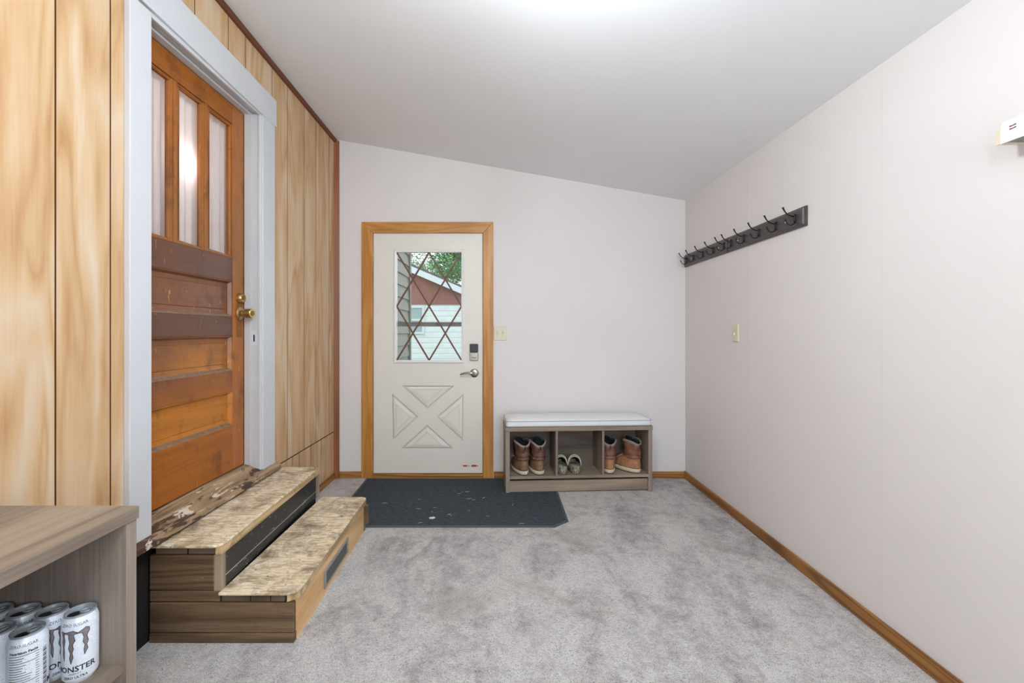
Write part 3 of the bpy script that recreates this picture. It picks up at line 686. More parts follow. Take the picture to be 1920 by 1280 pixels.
rack('dark five hook coat rack in the far corner of the right wall', 2.966, 3.667, [2.998, 3.15, 3.31, 3.47, 3.60], 1)

# blind headrail at the right edge
hr = thing('blind_headrail', 'cream metal headrail box high on the right wall', 'blind headrail', (XR, 1.287, 1.8475))
y1_, y0_ = 0.0, -0.95
bm = bmesh.new(); box(bm, -0.078, -0.075, y0_, y1_, -0.062, 0.0); box(bm, -0.075, 0.0, y0_, y1_, -0.004, 0.0)
obj('front_channel', bm, M['almond' if False else 'lite'], hr, bevel=0.001)
bm = bmesh.new(); box(bm, -0.079, 0.0, y1_, y1_+0.004, -0.0625, 0.001); box(bm, -0.081, -0.078, y1_-0.001, y1_+0.012, -0.062, -0.018)
obj('end_bracket', bm, M['almond'], hr)
obj('underside', B(-0.0745, -0.001, y0_, y1_-0.001, -0.056, -0.05), M['register'], hr)
bm = bmesh.new()
for dz in (-0.018, -0.026): prism(bm, [(y1_-0.022, dz-0.004), (y1_-0.038, dz-0.003), (y1_-0.038, dz+0.001), (y1_-0.030, dz-0.001), (y1_-0.022, dz+0.000)], -0.0785, -0.0775, 'YZ')
obj('punched_slot', bm, M['crown'], hr)

# ------------------------------------------------------------------ door mat and debris
def mat_poly(e): return [(-1.105+e, 2.748+e), (0.335-e*.4, 2.748+e), (0.436-e, 2.835+e*.4), (0.432-e, 3.655-e), (-1.125+e, 3.648-e)]
mt = thing('door_mat', 'dark charcoal ribbed door mat in front of the cream door', 'door mat')
obj('ribbed_pile', prism(bmesh.new(), mat_poly(0.016), 0.0015, 0.008), M['mat'], mt)
bm = bmesh.new()
loft(bm, [[(x, y, 0.0005) for x, y in mat_poly(0)], [(x, y, 0.006) for x, y in mat_poly(0.001)], [(x, y, 0.0075) for x, y in mat_poly(0.016)], [(x, y, 0.0005) for x, y in mat_poly(0.016)]], False, False)
obj('rubber_border', bm, M['rubber'], mt)
spots = [(-.32, 3.30, .6), (-.30, 3.33, 1.2), (-.26, 3.34, .2), (-.36, 3.36, 2), (-.24, 3.2, .1), (-.2, 3.18, .3), (-.22, 3.21, 2.6), (-.13, 3.22, .9), (-.6, 3.19, 2.7), (-.57, 3.02, .1), (-.46, 3.04, .1), (-.47, 2.97, 2.6), (-.35, 2.93, .7), (-.34, 2.92, 2.2), (-.22, 2.99, 1.2), (-.09, 2.90, 2.5), (.08, 3.09, 1.3), (-.83, 3.12, .0), (.13, 2.79, .1), (-.52, 2.80, .4)]
st0 = None
for i, (x, y, a) in enumerate(spots):
    if st0 is None:
        bm = loft(bmesh.new(), [[(-.016, -.001, 0), (-.016, .001, 0), (-.016, .0006, .0014)], [(0, -.0018, .001), (0, .0016, .001), (0, 0, .003)], [(.016, -.001, 0), (.016, .001, 0), (.016, 0, .0014)]])
        st0 = o = obj('straw_bit', bm, M['straw'])
    else: o = st0.copy(); C.objects.link(o)
    tag(o, 'tiny pale straw bit scattered on the dark door mat', 'debris', 'straw bits on the door mat')
    o.location = (x, y, 0.0082); o.rotation_euler = (0, 0, a); k = 0.7+0.5*random.random(); o.scale = (k, k, k)
bm = bmesh.new(); R = []
for i in range(4):
    R.append([(0.022*math.cos(k*2*PI/9)*(1, .95, .6, .2)[i]*(1+.2*math.sin(k*2.3)), 0.014*math.sin(k*2*PI/9)*(1, .9, .6, .2)[i], (0, .003, .006, .007)[i]+.002*(math.sin(k*1.7) if i else 0)) for k in range(9)])
tag(obj('dry_leaf', loft(bm, R), M['leaf_dry'], loc=(-0.455, 2.87, 0.0082)), 'single whitish crumpled leaf on the dark door mat', 'leaf')

# ------------------------------------------------------------------ entry steps
sp = thing('entry_steps', 'homemade wooden two step stair with worn strand board treads', 'steps', (0, 0, 0))
def pr(name, poly, z0, z1, m, bevel=0.0, parent=sp): return obj(name, prism(bmesh.new(), poly, z0, z1), M[m], parent, bevel=bevel)
def fx(y, x0, x1): return x0+(x1-x0)*(y-1.73)/(2.72-1.73)
lowf = lambda y: fx(y, -0.818, -0.848); upf = lambda y: fx(y, -1.112, -1.136)
YN, YE = 1.735, 2.725
WL = -1.396
def round_poly(x0, yn, ye, f, r=0.05, rn=True):
    P_ = [(x0, ye), (x0, yn)]
    xa = f(yn)
    for k in range(5):
        a = -PI/2+k*PI/8; P_.append((xa-r+r*math.cos(a), yn+r+r*math.sin(a)))
    xb = f(ye)
    for k in range(5):
        a = k*PI/8; P_.append((xb-0.03+0.03*math.cos(a), ye-0.03+0.03*math.sin(a)))
    return P_[::-1]
# side boards of the near end (visible) and of the far end
for yy0, yy1 in ((YN, YN+0.026), (YE-0.026, YE)):
    bm = box(bmesh.new(), WL, -1.142, yy0, yy1, 0.208, 0.346); box(bm, WL-0.0, lowf(YN)-0.006, yy0, yy1, 0.040, 0.158); 
    obj('side_board', bm, M['brownX'], sp, bevel=0.003)
obj('side_strip', box(box(bmesh.new(), WL, -1.118, YN+0.001, YN+0.027, 0.162, 0.205), WL, lowf(YN)-0.004, YN-0.003, YN+0.024, 0.0, 0.038), M['brownX'], sp, bevel=0.003)
bm = bmesh.new()
for a in ((-1.375, -1.252), (-1.244, -1.134)): box(bm, a[0], a[1], YN+0.004, YE-0.01, 0.349, 0.379)
for a in ((-1.112, -1.0), (-0.996, -0.92), (-0.916, -0.862)): box(bm, a[0], a[1], YN+0.004, YE-0.01, 0.161, 0.191)
obj('tread_planking', bm, M['brownD'], sp, bevel=0.002)
# posts at the riser ends
pr('corner_post', [(-1.141, YN+0.002), (-1.112, YN+0.002), (-1.112, YN+0.03), (-1.141, YN+0.03)], 0.205, 0.347, 'postZ')
pr('corner_post', [(lowf(YE)-0.028, YE-0.028), (lowf(YE)+0.001, YE-0.028), (lowf(YE)+0.001, YE), (lowf(YE)-0.028, YE)], 0.0, 0.158, 'postZ')
pr('corner_post', [(upf(YE)-0.028, YE-0.028), (upf(YE)+0.002, YE-0.028), (upf(YE)+0.002, YE), (upf(YE)-0.028, YE)], 0.208, 0.347, 'postZ')
pr('black_riser', [(-1.142, YN+0.031), (-1.118, YN+0.031), (upf(YE)-0.006, YE-0.03), (upf(YE)-0.028, YE-0.03)], 0.205, 0.347, 'riser')
pr('riser_line', [(-1.1185, YN+0.033), (-1.1168, YN+0.033), (upf(YE)-0.0048, YE-0.032), (upf(YE)-0.0065, YE-0.032)], 0.247, 0.251, 'bright')
pr('plywood_riser', [(lowf(YN)-0.024, YN+0.02), (lowf(YN)-0.001, YN+0.018), (lowf(YE)-0.001, YE-0.029), (lowf(YE)-0.024, YE-0.029)], 0.0, 0.158, 'ply')
pr('nosing_strip', [(lowf(YN)-0.034, YN+0.002), (lowf(YN)+0.006, YN+0.03), (lowf(YE)+0.006, YE-0.001), (lowf(YE)-0.03, YE-0.001)], 0.159, 0.1925, 'fascia', 0.002)
pr('nosing_strip', [(upf(YN)-0.022, YN-0.002), (upf(YN)+0.004, YN-0.002), (upf(YE)+0.004, YE-0.001), (upf(YE)-0.022, YE-0.001)], 0.348, 0.3785, 'fascia', 0.002)
obj('tread', prism(bmesh.new(), round_poly(WL, YN-0.012, YE, lambda y: upf(y)+0.004, 0.04), 0.379, 0.3895), M['osb'], sp, bevel=0.003)
obj('tread', prism(bmesh.new(), round_poly(-1.117, YN-0.012, YE, lambda y: lowf(y)+0.012, 0.05), 0.193, 0.2035), M['osb'], sp, bevel=0.003)
obj('core', box(box(bmesh.new(), WL, -1.145, YN+0.03, YE-0.03, 0.002, 0.345), -1.145, -0.89, YN+0.03, YE-0.03, 0.002, 0.158), M['gap_shade'], sp)
# floor register in the lower riser
v0, v1 = 2.04, 2.385
def vx(y): return lowf(y)-0.001
bm = bmesh.new()
for a in ((v0, v1, 0.030, 0.042), (v0, v1, 0.103, 0.115), (v0, v0+0.022, 0.042, 0.103), (v1-0.022, v1, 0.042, 0.103)):
    prism(bm, [(vx(a[0]), a[0]), (vx(a[0])+0.006, a[0]), (vx(a[1])+0.006, a[1]), (vx(a[1]), a[1])], a[2], a[3])
rg = obj('vent_grille', bm, M['register'], sp, bevel=0.002)
bm = bmesh.new(); y = v0+0.026
while y < v1-0.024:
    prism(bm, [(vx(y), y), (vx(y)+0.004, y+0.001), (vx(y)+0.004, y+0.0035), (vx(y), y+0.0025)], 0.042, 0.103); y += 0.0085
obj('slats', bm, M['slat'], rg)
obj('vent_opening', prism(bmesh.new(), [(vx(v0)+.0002, v0+.02), (vx(v0)+0.0008, v0+.02), (vx(v1)+0.0008, v1-.02), (vx(v1)+.0002, v1-.02)], 0.04, 0.105), M['gap_shade'], rg)

# ------------------------------------------------------------------ shoe bench
BX, BY, BR = 0.033, 3.312, math.radians(3.0)
bn = thing('shoe_bench', 'grey oak shoe bench with three cubbies against the end wall', 'bench', (BX, BY, 0.0), BR)
BW, BD, BH, PT = 1.133, 0.285, 0.505, 0.031
obj('side_panel', B(0, PT, 0, BD, 0.0085, BH-0.032), M['grey_laminZ'], bn, bevel=0.002)
obj('side_panel', B(BW-PT, BW, 0, BD, 0.002, BH-0.032), M['grey_laminZ'], bn, bevel=0.002)
obj('top_board', B(-0.003, BW+0.003, -0.006, BD, BH-0.0315, BH), M['grey_laminX'], bn, bevel=0.002)
SHZ = 0.132
obj('shelf', B(PT, BW-PT, 0.002, BD-0.006, SHZ-0.021, SHZ), M['grey_laminX'], bn, bevel=0.001)
for x in (0.381, 0.741): obj('divider', B(x, x+0.018, 0.004, BD-0.006, SHZ, BH-0.032), M['grey_laminZ'], bn, bevel=0.001)
obj('kick_board', B(PT, BW-PT, 0.022, 0.040, 0.0085, SHZ-0.040), M['grey_laminX'], bn)
obj('back_panel', B(PT, BW-PT, BD-0.005, BD-0.001, SHZ, BH-0.032), M['grey_darkX'], bn)
# cushion
def slab_ring(x0, x1, y0, y1, z, r):
    pts = []
    for cx, cy, a0 in ((x1-r, y0+r, -PI/2), (x1-r, y1-r, 0), (x0+r, y1-r, PI/2), (x0+r, y0+r, PI)):
        for k in range(7): a = a0+k*PI/12; pts.append((cx+r*math.cos(a), cy+r*math.sin(a), z))
    return pts
cu = thing('bench_cushion', 'flat pale grey cushion lying on the shoe bench', 'cushion', (BX, BY, BH), BR)
R = []
for z, e, r in ((0.0, .008, .03), (.004, .001, .03), (.020, 0, .03), (.040, .001, .03), (.047, .004, .03), (.055, .02, .03), (.064, .06, .03), (.069, .10, .02), (.070, .13, .004)):
    R.append(slab_ring(0.002+e, BW-0.002-e, 0.0+e, BD-0.006-e, z, r))
obj('cover', loft(bmesh.new(), R), M['linen'], cu, smooth=60)
for z in (0.004, 0.043):
    obj('piping', tube(bmesh.new(), [(x, y+0.0005*math.sin(x*60), z+0.001*math.sin(x*23)) for x, y, _ in slab_ring(0.0015, BW-0.0015, -0.0005, BD-0.0055, z, .03)], 0.0024, 6, True), M['pipe'], cu, smooth=True)

def bpt(x, y, z):
    c, s_ = math.cos(BR), math.sin(BR); return (BX+x*c-y*s_, BY+x*s_+y*c, z)

# ------------------------------------------------------------------ boots
def outline(z, y0, y1, w_, n=32, heel=0.86, zf=None, wob=0.0):
    P_ = []; cy, ry = (y0+y1)/2, (y1-y0)/2
    for k in range(n):
        a = 2*PI*k/n; c, s_ = math.cos(a), math.sin(a)
        e = 0.8
        x = w_*math.copysign(abs(c)**e, c)*(1.0 if s_ > 0 else 1-(1-heel)*(-s_))
        y = cy+ry*math.copysign(abs(s_)**0.9, s_)
        P_.append((x*(1+wob*math.sin(3*a+z*60)), y, z+(zf(a) if zf else 0)))
    return P_
def boot(label, loc, rz, foot, shaft, mirror=1, tongue_x=0.0, h=1.0, toeL=0.255):
    t = thing('work_boot', label, 'boot', loc, rz, None); t.scale = (1.27, 1, 1)
    L_ = toeL; k = L_/0.265
    bm = loft(bmesh.new(), [outline(z, y0*k, y1*k, w_, heel=.84) for z, y0, y1, w_ in ((0.006, .004, .258, .042), (0.010, 0.0, .264, .0455), (0.030, -.001, .264, .046), (0.034, .004, .26, .043))])
    obj('crepe_sole', bm, M['crepe'], t, smooth=50)
    obj('outsole', loft(bmesh.new(), [outline(z, y0*k, y1*k, w_, heel=.84) for z, y0, y1, w_ in ((0.0, .01, .252, .040), (0.006, .004, .258, .0425))]), M['outsole'], t)
    rows = ((0.033, .003, .258, .042), (.045, .001, .260, .044), (.060, .001, .258, .044), (.075, .003, .250, .043), (.088, .006, .232, .0425), (.098, .007, .205, .0425), (.108, .006, .178, .043), (.116, .006, .160, .043), (.124, .010, .150, .042))
    obj('foot_upper', loft(bmesh.new(), [outline(z, y0*k, y1*k, w_, wob=.015) for z, y0, y1, w_ in rows]), M[foot], t, smooth=True)
    zf = lambda f: (lambda a: f*(0.030*abs(math.cos(a))**1.5 + 0.012*max(0, math.sin(a))))
    bm = bmesh.new(); R_ = []
    for i in range(22):
        u = i/21; z = 0.112+0.112*h*u
        fold = 0.0045*math.sin(u*19+1)*max(0, 1-u*1.5) + 0.002*math.sin(u*9)
        R_.append(outline(z, (.006-fold)*k+0.004*u*0, (.150+fold-.006*math.sin(u*PI))*k, .0405+fold+0.006*u*u, zf=zf(u*u), heel=.9, wob=.02*(1-u)))
    loft(bm, R_, True, False); obj('shaft', bm, M[shaft], t, smooth=True)
    top = 0.224*h+0.112*(1-h)
    def ring(z, dy, dw): return outline(z, (.006+dy)*k, (.150-dy)*k, .0465-dw, zf=zf(1.0), heel=.9)
    bm = bmesh.new(); loft(bm, [ring(top-.016, -.001, -.0015), ring(top-.010, -.004, -.004), ring(top-.002, -.004, -.004), ring(top+.003, 0.0, 0.0), ring(top+.001, .005, .005), ring(top-.012, .007, .007)], False, False)
    obj('padded_collar', bm, M['collar'], t, smooth=True)
    bm = bmesh.new(); loft(bm, [ring(top-.004, .006, .006), ring(top-.03, .009, .009), outline(top-.075, .016*k, .138*k, .034)], False, True)
    obj('lining', bm, M['lining'], t, smooth=True)
    # tongue rising inside the front
    bm = bmesh.new(); R_ = []
    for i in range(7):
        u = i/6; z = top-.05+.094*u; wv_ = .034*(1-.35*u**3)
        R_.append([(tongue_x*u+wv_*(j/4-1), (.128-.012*((j-4)/4)**2*2+.006*u)*k, z-.010*((j-4)/4)**2*u) for j in range(9)] + [(tongue_x*u+wv_*(j/4-1), (.134-.012*((j-4)/4)**2*2+.006*u)*k, z-.010*((j-4)/4)**2*u) for j in range(8, -1, -1)])
    loft(bm, R_); obj('tongue', bm, M['lining'], t, smooth=50)
    bm = bmesh.new(); box(bm, -.0045, -.0015, -.006*k, .003, top-.03, top-.002); box(bm, .0015, .0045, -.006*k, .003, top-.03, top-.002)
    obj('pull_tab', bm, M['outsole'], t)
    # laces over the instep and folds of leather round the ankle
    bm = bmesh.new()
    for i in range(4):
        y = (.160+.020*i)*k; z = .119-.011*i
        tube(bm, [(-.032, y-.012, z-.012), (-.015, y, z+.004), (0.015, y+.002, z+.004), (.032, y-.012, z-.012)], .0026, 6)
    tube(bm, [(-.03, .15*k, .12), (-.047, .165*k, .115), (-.054, .185*k, .098), (-.048, .2*k, .075), (-.053, .205*k, .05)], .0022, 6)
    tube(bm, [(.03, .15*k, .12), (.045, .17*k, .110), (.050, .19*k, .09), (.046, .2*k, .08)], .0022, 6)
    obj('laces', bm, M['lace'], t, smooth=True)
    bm = bmesh.new()
    for zc_, am, tl in ((.121, .006, .004), (.146, .012, -.007), (.163, .010, .008)):
        pts = []
        for q in range(17):
            a = PI + PI*q/16; kk = (.0425 if zc_ < .13 else .0425)
            pts.append((math.copysign(abs(math.cos(a))**.8, math.cos(a))*kk*(1-.12*(-math.sin(a))), (.078+.0735*math.copysign(abs(math.sin(a))**.9, math.sin(a)))*k, zc_-am*(-math.sin(a))+am*0.9+tl*math.cos(a)))
        tube(bm, pts, [0.0008]+[.0016+.0016*math.sin(q*PI/16) for q in range(1, 16)]+[0.0008], 7)
    obj('leather_folds', bm, M[shaft], t, smooth=True)
    return t
boot('brown work boot at the far left of the shoe bench', bpt(0.150, 0.014, SHZ), BR+math.radians(13), 'lea_brown', 'lea_brown_s', 1, -.012)
boot('brown work boot next to the first divider of the shoe bench', bpt(0.267, 0.012, SHZ), BR+math.radians(7), 'lea_brown', 'lea_brown_s', -1, .0)
boot('tan work boot standing straight beside the right divider of the shoe bench', bpt(0.810, 0.016, SHZ), BR+math.radians(-4), 'lea_tan', 'lea_tan_s', 1, -.008)
boot('tan work boot turned sideways in the right cubby of the shoe bench', bpt(1.044, 0.022, SHZ), BR+math.radians(33), 'lea_tan', 'lea_tan_s', -1, .006)

# ------------------------------------------------------------------ clogs
def clog(label, loc, rz):
    t = thing('clog', label, 'clog', loc, rz); t.scale = (1.1, 1.0, 1.05)
    L_ = 0.235; n = 40
    obj('sole', loft(bmesh.new(), [outline(z, y0, y1, w_, n) for z, y0, y1, w_ in ((0, .008, L_-.006, .040), (.006, .001, L_, .0445), (.028, 0, L_, .0455))]), M['camo'], t, smooth=50)
    # heel wall: rim of the shoe, low at the heel
    bm = bmesh.new(); loft(bm, [outline(.027, 0, L_, .0455, n), outline(.052, .001, L_-.004, .0458, n), outline(.060, .003, L_-.012, .044, n), outline(.058, .008, L_-.018, .0405, n), outline(.028, .009, L_-.02, .039, n)], False, False)
    obj('heel_wall', bm, M['camo'], t, smooth=True)
    obj('insole', loft(bmesh.new(), [outline(.027, .006, L_-.02, .040, n), outline(.034, .008, L_-.024, .039, n)]), M['insole'], t, smooth=True)
    # toe dome with vent holes cut through
    bm = bmesh.new(); nu, nv = 28, 16; V = {}
    for i in range(nu+1):
        for j in range(nv+1):
            a = PI*i/nu; u = j/nv
            y = .105+(L_-.108)*math.sin(u*PI/2); wd = .0455*math.sqrt(max(0.0, 1-((y-.105)/(L_-.105))**2))*0.98+0.0005
            hgt = .046+(.062-.018*u)*math.sqrt(max(0, 1-u**2.4))*math.sin(a)**.75
            V[i, j] = bm.verts.new((-wd*math.cos(a)*1.0, y, hgt))
    for i in range(nu):
        for j in range(nv):
            if 6 <= i < 22 and (i-6) % 4 == (0 if (j//4) % 2 == 0 else 2) and j in (5, 9): continue
            if 7 <= i < 23 and i % 5 == 0 and j == 7: continue
            bm.faces.new((V[i, j], V[i+1, j], V[i+1, j+1], V[i, j+1]))
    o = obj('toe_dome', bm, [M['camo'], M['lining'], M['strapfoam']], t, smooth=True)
    so_ = o.modifiers.new('thick', 'SOLIDIFY'); so_.thickness = 0.005; so_.offset = -1; so_.material_offset = 1; so_.material_offset_rim = 2  # inside coloured dark for shade, hole rims pale for light showing through
    # strap folded forward over the opening edge
    for dy, dr in ((-.002, 0.0), (.010, .007)):
        pts = [(-(.0455+dr*.3)*math.cos(PI*q/18), .104+dy, .040+(.070+dr)*math.sin(PI*q/18)**.8) for q in range(19)]
        obj('heel_strap' if dr else 'opening_rim', tube(bmesh.new(), pts, .0034, 8), M['strapfoam'], t, smooth=True)
    for s_ in (-1, 1): obj('rivet', lathe(bmesh.new(), [(0, 0), (.007, 0), (.006, .003), (0, .004)], Matrix.Translation((s_*.0465, .106, .048)) @ Matrix.Rotation(s_*PI/2, 4, 'Y'), 14), M['strapfoam'], t)
    return t
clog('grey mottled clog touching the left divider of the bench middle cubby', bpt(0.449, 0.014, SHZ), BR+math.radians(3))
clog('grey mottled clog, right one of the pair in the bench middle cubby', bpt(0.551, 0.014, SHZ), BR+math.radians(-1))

# ------------------------------------------------------------------ cabinet with cans
cb = thing('storage_cabinet', 'grey oak open cabinet in the near left corner', 'cabinet', (0, 0, 0))
KX0, KX1, KY0, KY1, KH, KT = -1.385, -0.917, 0.10, 1.10, 0.797, 0.029
obj('top_board', B(KX0-0.002, KX1+0.004, KY0-0.004, KY1+0.003, KH-0.031, KH), M['grey_laminY'], cb, bevel=0.0015)
for y in (KY0, KY1-KT): obj('side_panel', B(KX0, KX1, y, y+KT, 0, KH-0.0315), M['grey_laminZ'], cb, bevel=0.0015)
obj('divider', B(KX0+0.005, KX1-0.006, 0.585, 0.603, 0.08, KH-0.0315), M['grey_laminZ'], cb)
obj('back_panel', B(KX0, KX0+0.004, KY0+KT, KY1-KT, 0.05, KH-0.0315), M['grey_dark'], cb)
KS = 0.420
for y0, y1 in ((KY0+KT, 0.585), (0.603, KY1-KT)):
    obj('shelf', B(KX0+0.004, KX1-0.008, y0, y1, KS-0.018, KS), M['grey_laminY'], cb, bevel=0.001)
    obj('shelf', B(KX0+0.004, KX1-0.003, y0, y1, 0.055, 0.08), M['grey_laminY'], cb, bevel=0.001)
obj('kick_board', B(KX1-0.035, KX1-0.018, KY0+KT, KY1-KT, 0, 0.055), M['grey_laminY'], cb)

CR, CH = 0.033, 0.157
def bend(bm, R_, th):
    u_ = -0.06
    while u_ < 0.06:
        bmesh.ops.bisect_plane(bm, geom=bm.verts[:]+bm.edges[:]+bm.faces[:], plane_co=(u_, 0, 0), plane_no=(1, 0, 0)); u_ += 0.002
    for v_ in bm.verts:
        u, z, dr = v_.co.x, v_.co.y, v_.co.z
        a = th+u/R_; v_.co = ((R_+dr)*math.cos(a), (R_+dr)*math.sin(a), z)
    return bm
def rect(bm, x0, x1, z0, z1):
    n = max(1, int((x1-x0)/.004)); a = [bm.verts.new((x0+(x1-x0)*i/n, z0, 0)) for i in range(n+1)]; c = [bm.verts.new((x0+(x1-x0)*i/n, z1, 0)) for i in range(n+1)]
    for i in range(n): bm.faces.new((a[i], a[i+1], c[i+1], c[i]))
CLAWS = [[(840,590),(895,590),(880,640),(893,700),(878,780),(885,850),(880,960),(862,880),(868,800),(852,720),(862,660)],
 [(890,600),(935,575),(985,560),(1025,585),(990,620),(1005,690),(980,740),(988,800),(975,850),(985,905),(962,990),(948,920),(955,850),(935,790),(950,720),(935,650),(940,612)],
 [(1015,598),(1075,560),(1110,535),(1145,550),(1148,590),(1120,650),(1135,720),(1118,770),(1130,820),(1095,890),(1090,820),(1100,760),(1080,720),(1090,660),(1075,600)]]
def claw_pts(c): return [((x-990)*.056/320, .127-(y-560+(x-990)*.15)*.000176) for x, y in c]
def flat(bm, pts, dz):
    vs = [bm.verts.new((x, z, dz)) for x, z in pts]
    for t_ in tessellate_polygon([[Vector((x, z, 0)) for x, z in pts]]): bm.faces.new([vs[i] for i in t_])
def stroke(bm, pts, w_, dz):
    for (x0, z0), (x1, z1) in zip(pts, pts[1:]+pts[:1]):
        d = Vector((x1-x0, z1-z0)); d.normalize(); n = Vector((-d.y, d.x))*w_; e = d*w_*.8
        q = [(x0-e.x+n.x, z0-e.y+n.y), (x0-e.x-n.x, z0-e.y-n.y), (x1+e.x-n.x, z1+e.y-n.y), (x1+e.x+n.x, z1+e.y+n.y)]
        bm.faces.new([bm.verts.new((a, c, dz)) for a, c in q])
def text_at(bm, s, size, x, z, bold=0.0):
    tb = text_bm(s, size, 0, bold)
    for v_ in tb.verts: v_.co.x += x; v_.co.y += z; v_.co.z = 0
    merge(bm, tb)
def make_can(th):
    t = bpy.data.objects.new('drink_can', None); C.objects.link(t)
    body = lathe(bmesh.new(), [(0.022, 0), (0.025, 0), (0.0275, .004), (.0322, .011), (CR, .016), (CR, .136), (.0322, .140), (.029, .149), (.0275, .1535), (.0268, .149), (0.0, .1475)], seg=48)
    obj('body', body, M['can'], t, smooth=35)
    obj('lid', lathe(bmesh.new(), [(0.0, .1502), (.0235, .1502), (.0245, .1475), (.0255, .1475), (.0265, .1565), (.0275, .1572), (.0286, .1565), (.0288, .153)], seg=40, cap=False), M['alu'], t, smooth=40)
    bm = bmesh.new(); vs = [Vector((.0105+.0125*math.cos(k*PI/10), .0115*math.sin(k*PI/10), .1506)) for k in range(20)]
    bm.faces.new([bm.verts.new(v_) for v_ in vs]); obj('opening', bm, M['hole'], t)
    bm = bmesh.new(); tube(bm, [Vector((-.010+.010*math.cos(k*PI/8), .007*math.sin(k*PI/8), .1520)) for k in range(16)], .0016, 6, True); box(bm, -.003, .001, -.002, .002, .150, .153)
    obj('pull_tab', bm, M['alu'], t, smooth=True)
    Rr = CR+.0003
    bmO, bmI = bmesh.new(), bmesh.new()
    for c in CLAWS: p = claw_pts(c); flat(bmI, p, .0001); stroke(bmO, p, .00055, .0003)
    lg_ = obj('claw_logo', bend(bmO, Rr, th), M['ink'], t); obj('logo_fill', bend(bmI, Rr, th), M['claw'], lg_)
    bm = bmesh.new(); text_at(bm, 'MONSTER', .0175, -.0005, .0325, .0004); text_at(bm, 'ENERGY', .006, .002, .0255); text_at(bm, 'ZERO ULTRA', .0075, .002, .0165, .0002)
    obj('brand_lettering', bend(bm, Rr, th), M['ink'], t)
    bm = bmesh.new(); text_at(bm, 'ZERO SUGAR', .0085, .0, .1365); bend(bm, Rr, th)
    for v_ in bm.verts:
        k = 1-max(0, v_.co.z-.1365)*.28/CR*1.0; v_.co.x *= k+.0; v_.co.y *= k
    obj('top_lettering', bm, M['ink'], t)
    tn = th-2.45
    bm = bmesh.new(); text_at(bm, 'Nutrition Facts', .0075, 0, .122, .0003)
    z = .1185; rr = random.Random(4)
    for i in range(19):
        if i in (0, 3, 11): rect(bm, -.025, .025, z-.0012, z)
        else:
            ln = .022+.018*rr.random(); rect(bm, -.025, -.025+ln, z-.0017, z-.0005); rect(bm, .019, .025, z-.0017, z-.0005)
        z -= .0052
    obj('nutrition_table', bend(bm, Rr, tn), M['ink'], t)
    bm = bmesh.new(); z = .118
    for i in range(26): rect(bm, .0325, .041, z-(.001+.0008*(i % 3)), z); z -= .0034
    obj('side_print', bend(bm, Rr, tn), M['ink'], t)
    text_b = bmesh.new(); text_at(text_b, 'ZERO SUGAR', .0080, .0, .1365); bend(text_b, Rr, tn)
    for v_ in text_b.verts:
        k = 1-max(0, v_.co.z-.1365)*.28/CR; v_.co.x *= k; v_.co.y *= k
    obj('top_lettering', text_b, M['ink'], t)
    return t
def copy_tree(o):
    r = o.copy(); C.objects.link(r)
    for ch in o.children:
        c = ch.copy(); C.objects.link(c); c.parent = r
        for g_ in ch.children:
            d_ = g_.copy(); C.objects.link(d_); d_.parent = c
    return r
can0 = make_can(0.0)
FRONT, BACK = math.radians(-66), math.radians(-55)+2.45
cans = [(-0.997, 1.036, FRONT, 'white claw logo can at the right end of the cabinet shelf, lettering in view'),
        (-1.0645, 1.036, FRONT+1.0, 'white claw logo can second from the right in the back row'),
        (-1.131, 1.036, BACK, 'white can turned nutrition side out, third in the back row'),
        (-1.198, 1.036, BACK, 'white can leftmost in the back row, cut by the photo edge'),
        (-1.048, 0.968, BACK, 'white can in the front row showing its full nutrition table'),
        (-1.116, 0.968, FRONT-1.2, 'white can in the front row cut by the left photo edge')]
for i, (x, y, a, lb) in enumerate(cans):
    o = can0 if i == 0 else copy_tree(can0)
    for ch in o.children:
        if ch.name.startswith(('opening', 'pull_tab')): ch.rotation_euler = (0, 0, math.radians(-140+9*i)-a)
    o.location = (x, y, KS); o.rotation_euler = (0, 0, a); tag(o, lb, 'can', 'white drink cans on the cabinet shelf')

# ------------------------------------------------------------------ ceiling lamp (just above the frame) and an added fill globe
def lamp(label, x, y, m):
    z = ceil_z(x, y)
    cl = thing('ceiling_light', label, 'ceiling light', (x, y, z-0.02))
    obj('canopy', lathe(bmesh.new(), [(0, 0.03), (0.07, 0.035), (0.07, 0.0), (0.05, -0.02), (0.012, -0.025), (0.012, -0.15), (0.04, -0.155), (0.045, -0.175), (0, -0.175)], seg=32), M['white'], cl, smooth=40)
    obj('globe', lathe(bmesh.new(), [(0.044, -0.17)] + [(0.115*math.sin(a), -0.275+0.115*math.cos(a)) for a in [0.42+k*(PI-0.42)/14 for k in range(14)]] + [(0.0, -0.39)], seg=32), M[m], cl, smooth=True)
lamp('round white globe ceiling light just above the picture', 0.05, 1.10, 'lamp')
lamp('unseen globe light added behind the viewpoint as fill', 0.10, -0.30, 'lamp_fill')  # second globe, added out of view to even out the light

# ------------------------------------------------------------------ outside
struct('ground', B(-30, 30, YB+0.125, 45, -0.5, -0.35), M['grass'], 'green lawn outside beyond the exterior door', 'lawn')
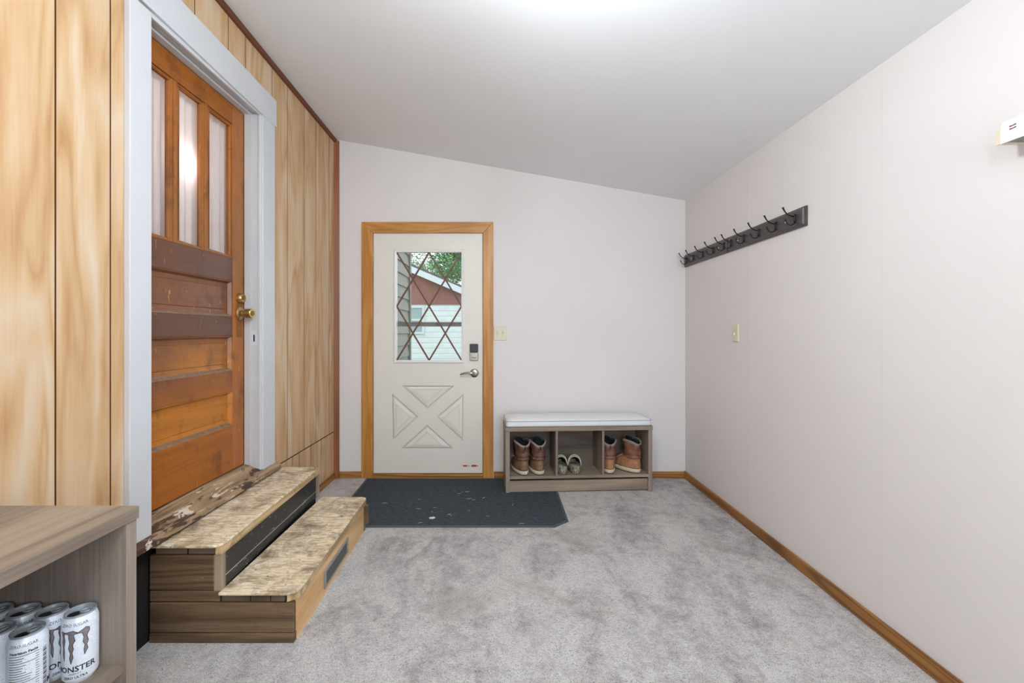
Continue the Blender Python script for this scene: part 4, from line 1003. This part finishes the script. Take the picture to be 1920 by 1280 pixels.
# own house's side wall, lap siding
bm = bmesh.new(); z = -0.35
while z < 4.2:
    prism(bm, [(-1.45, z), (-1.448+0.026, z), (-1.448+0.004, z+0.172), (-1.45, z+0.172)], YB+0.14, 6.75, 'XZ'); z += 0.172
box(bm, -1.9, -1.45, YB+0.14, 6.75, -0.35, 4.2)
struct('wall_exterior', bm, M['sid_grey'], 'grey lap siding of the house seen left through the door window', 'siding wall')
struct('trim_10', B(-1.46, -1.405, 6.75, 6.83, -0.35, 4.2), M['greywood'], 'dark corner post of the grey siding outside', 'trim')
NYY = 14.0; k = NYY/F
nx = lambda px: (px-940)*k
nz = lambda py: EYE-(py-620)*k
nh = thing('neighbour_house', 'white sided house with a red gable seen through the door window', 'house', (0, 0, 0))
x0h, x1h = nx(640), nx(985)
obj('wall', B(x0h, x1h, NYY, NYY+6, -0.35, nz(571)), M['sid_white'], nh)
sl = (546-503)/(866-765)
def rz_(px): return nz(503+sl*(px-765))
obj('gable', prism(bmesh.new(), [(nx(640), nz(571)), (nx(985), nz(571)), (nx(985), rz_(985)-0.0) if rz_(985) > nz(571) else (nx(920), nz(571)), (nx(640), rz_(640))], NYY-0.03, NYY+6, 'XZ'), M['gable'], nh)
bm = bmesh.new()
p0, p1 = (nx(640), rz_(640)), (nx(990), rz_(990))
prism(bm, [(p0[0], p0[1]-0.10), (p1[0], p1[1]-0.10), (p1[0], p1[1]+0.10), (p0[0], p0[1]+0.10)], NYY-0.30, NYY-0.25, 'XZ')
obj('rake_board', bm, M['roof'], nh)
bm = bmesh.new(); prism(bm, [(p0[0], p0[1]+0.10), (p1[0], p1[1]+0.10), (p1[0], p1[1]+0.17), (p0[0], p0[1]+0.17)], NYY-0.30, NYY+6.2, 'XZ'); obj('roof', bm, M['shingle'], nh)
wx0, wx1, wz0, wz1 = nx(758), nx(796), nz(626), nz(573)
bm = bmesh.new()
for a in ((wx0, wx1, wz0, wz0+.07), (wx0, wx1, wz1-.07, wz1), (wx0, wx0+.07, wz0+.07, wz1-.07), (wx1-.07, wx1, wz0+.07, wz1-.07), (wx0+.07, wx1-.07, (wz0+wz1)/2-.03, (wz0+wz1)/2+.03)): box(bm, a[0], a[1], NYY-.06, NYY-.005, a[2], a[3])
wo = obj('window', bm, M['roof'], nh); obj('pane', B(wx0+.05, wx1-.05, NYY-.03, NYY-.01, wz0+.05, wz1-.05), M['pane_dark'], wo)

def tree(label, x, y, h, r, seed, n=5200):
    rnd = random.Random(seed); n = int(n*4.5)
    t = thing('tree', label, 'tree', (x, y, -0.35))
    bm = bmesh.new(); tube(bm, [(0, 0, 0), (0.1, 0, h*.3), (-.05, .1, h*.6), (.1, 0, h*.85)], [.22, .17, .11, .04], 9)
    for q in range(6):
        a = q*1.1; tube(bm, [(0, 0, h*(.35+.07*q)), (math.cos(a)*r*.4, math.sin(a)*r*.4, h*(.5+.06*q)), (math.cos(a)*r*.7, math.sin(a)*r*.7, h*(.6+.06*q))], [.08, .05, .02], 7)
    obj('trunk', bm, M['bark'], t, smooth=True)
    bm = bmesh.new()
    cl_ = [(Vector((rnd.gauss(0, 1)*r*.45, rnd.gauss(0, 1)*r*.45, h*(.30+.68*rnd.random()))), r*(.25+.3*rnd.random())) for _ in range(34)]
    for i in range(n):
        c, rr = rnd.choice(cl_); d = Vector((rnd.gauss(0, 1), rnd.gauss(0, 1), rnd.gauss(0, 1))).normalized()
        p = c+d*rr*(.6+.4*rnd.random()); s_ = .045+.055*rnd.random()
        u = Vector((rnd.gauss(0, 1), rnd.gauss(0, 1), rnd.gauss(0, .6))).normalized()*s_; w_ = u.cross(d); 
        if w_.length < 1e-4: continue
        w_ = w_.normalized()*s_*.55
        bm.faces.new([bm.verts.new(p-u), bm.verts.new(p+w_), bm.verts.new(p+u), bm.verts.new(p-w_)])
    obj('foliage', bm, M['leaves'], t)
tree('dense green tree behind the right end of the neighbouring roof', -1.2, 24.0, 9.5, 2.7, 3, 9000)
tree('lighter loose tree behind the red gable, left in the door window', -9.0, 37.0, 11.5, 3.4, 5, 6000)
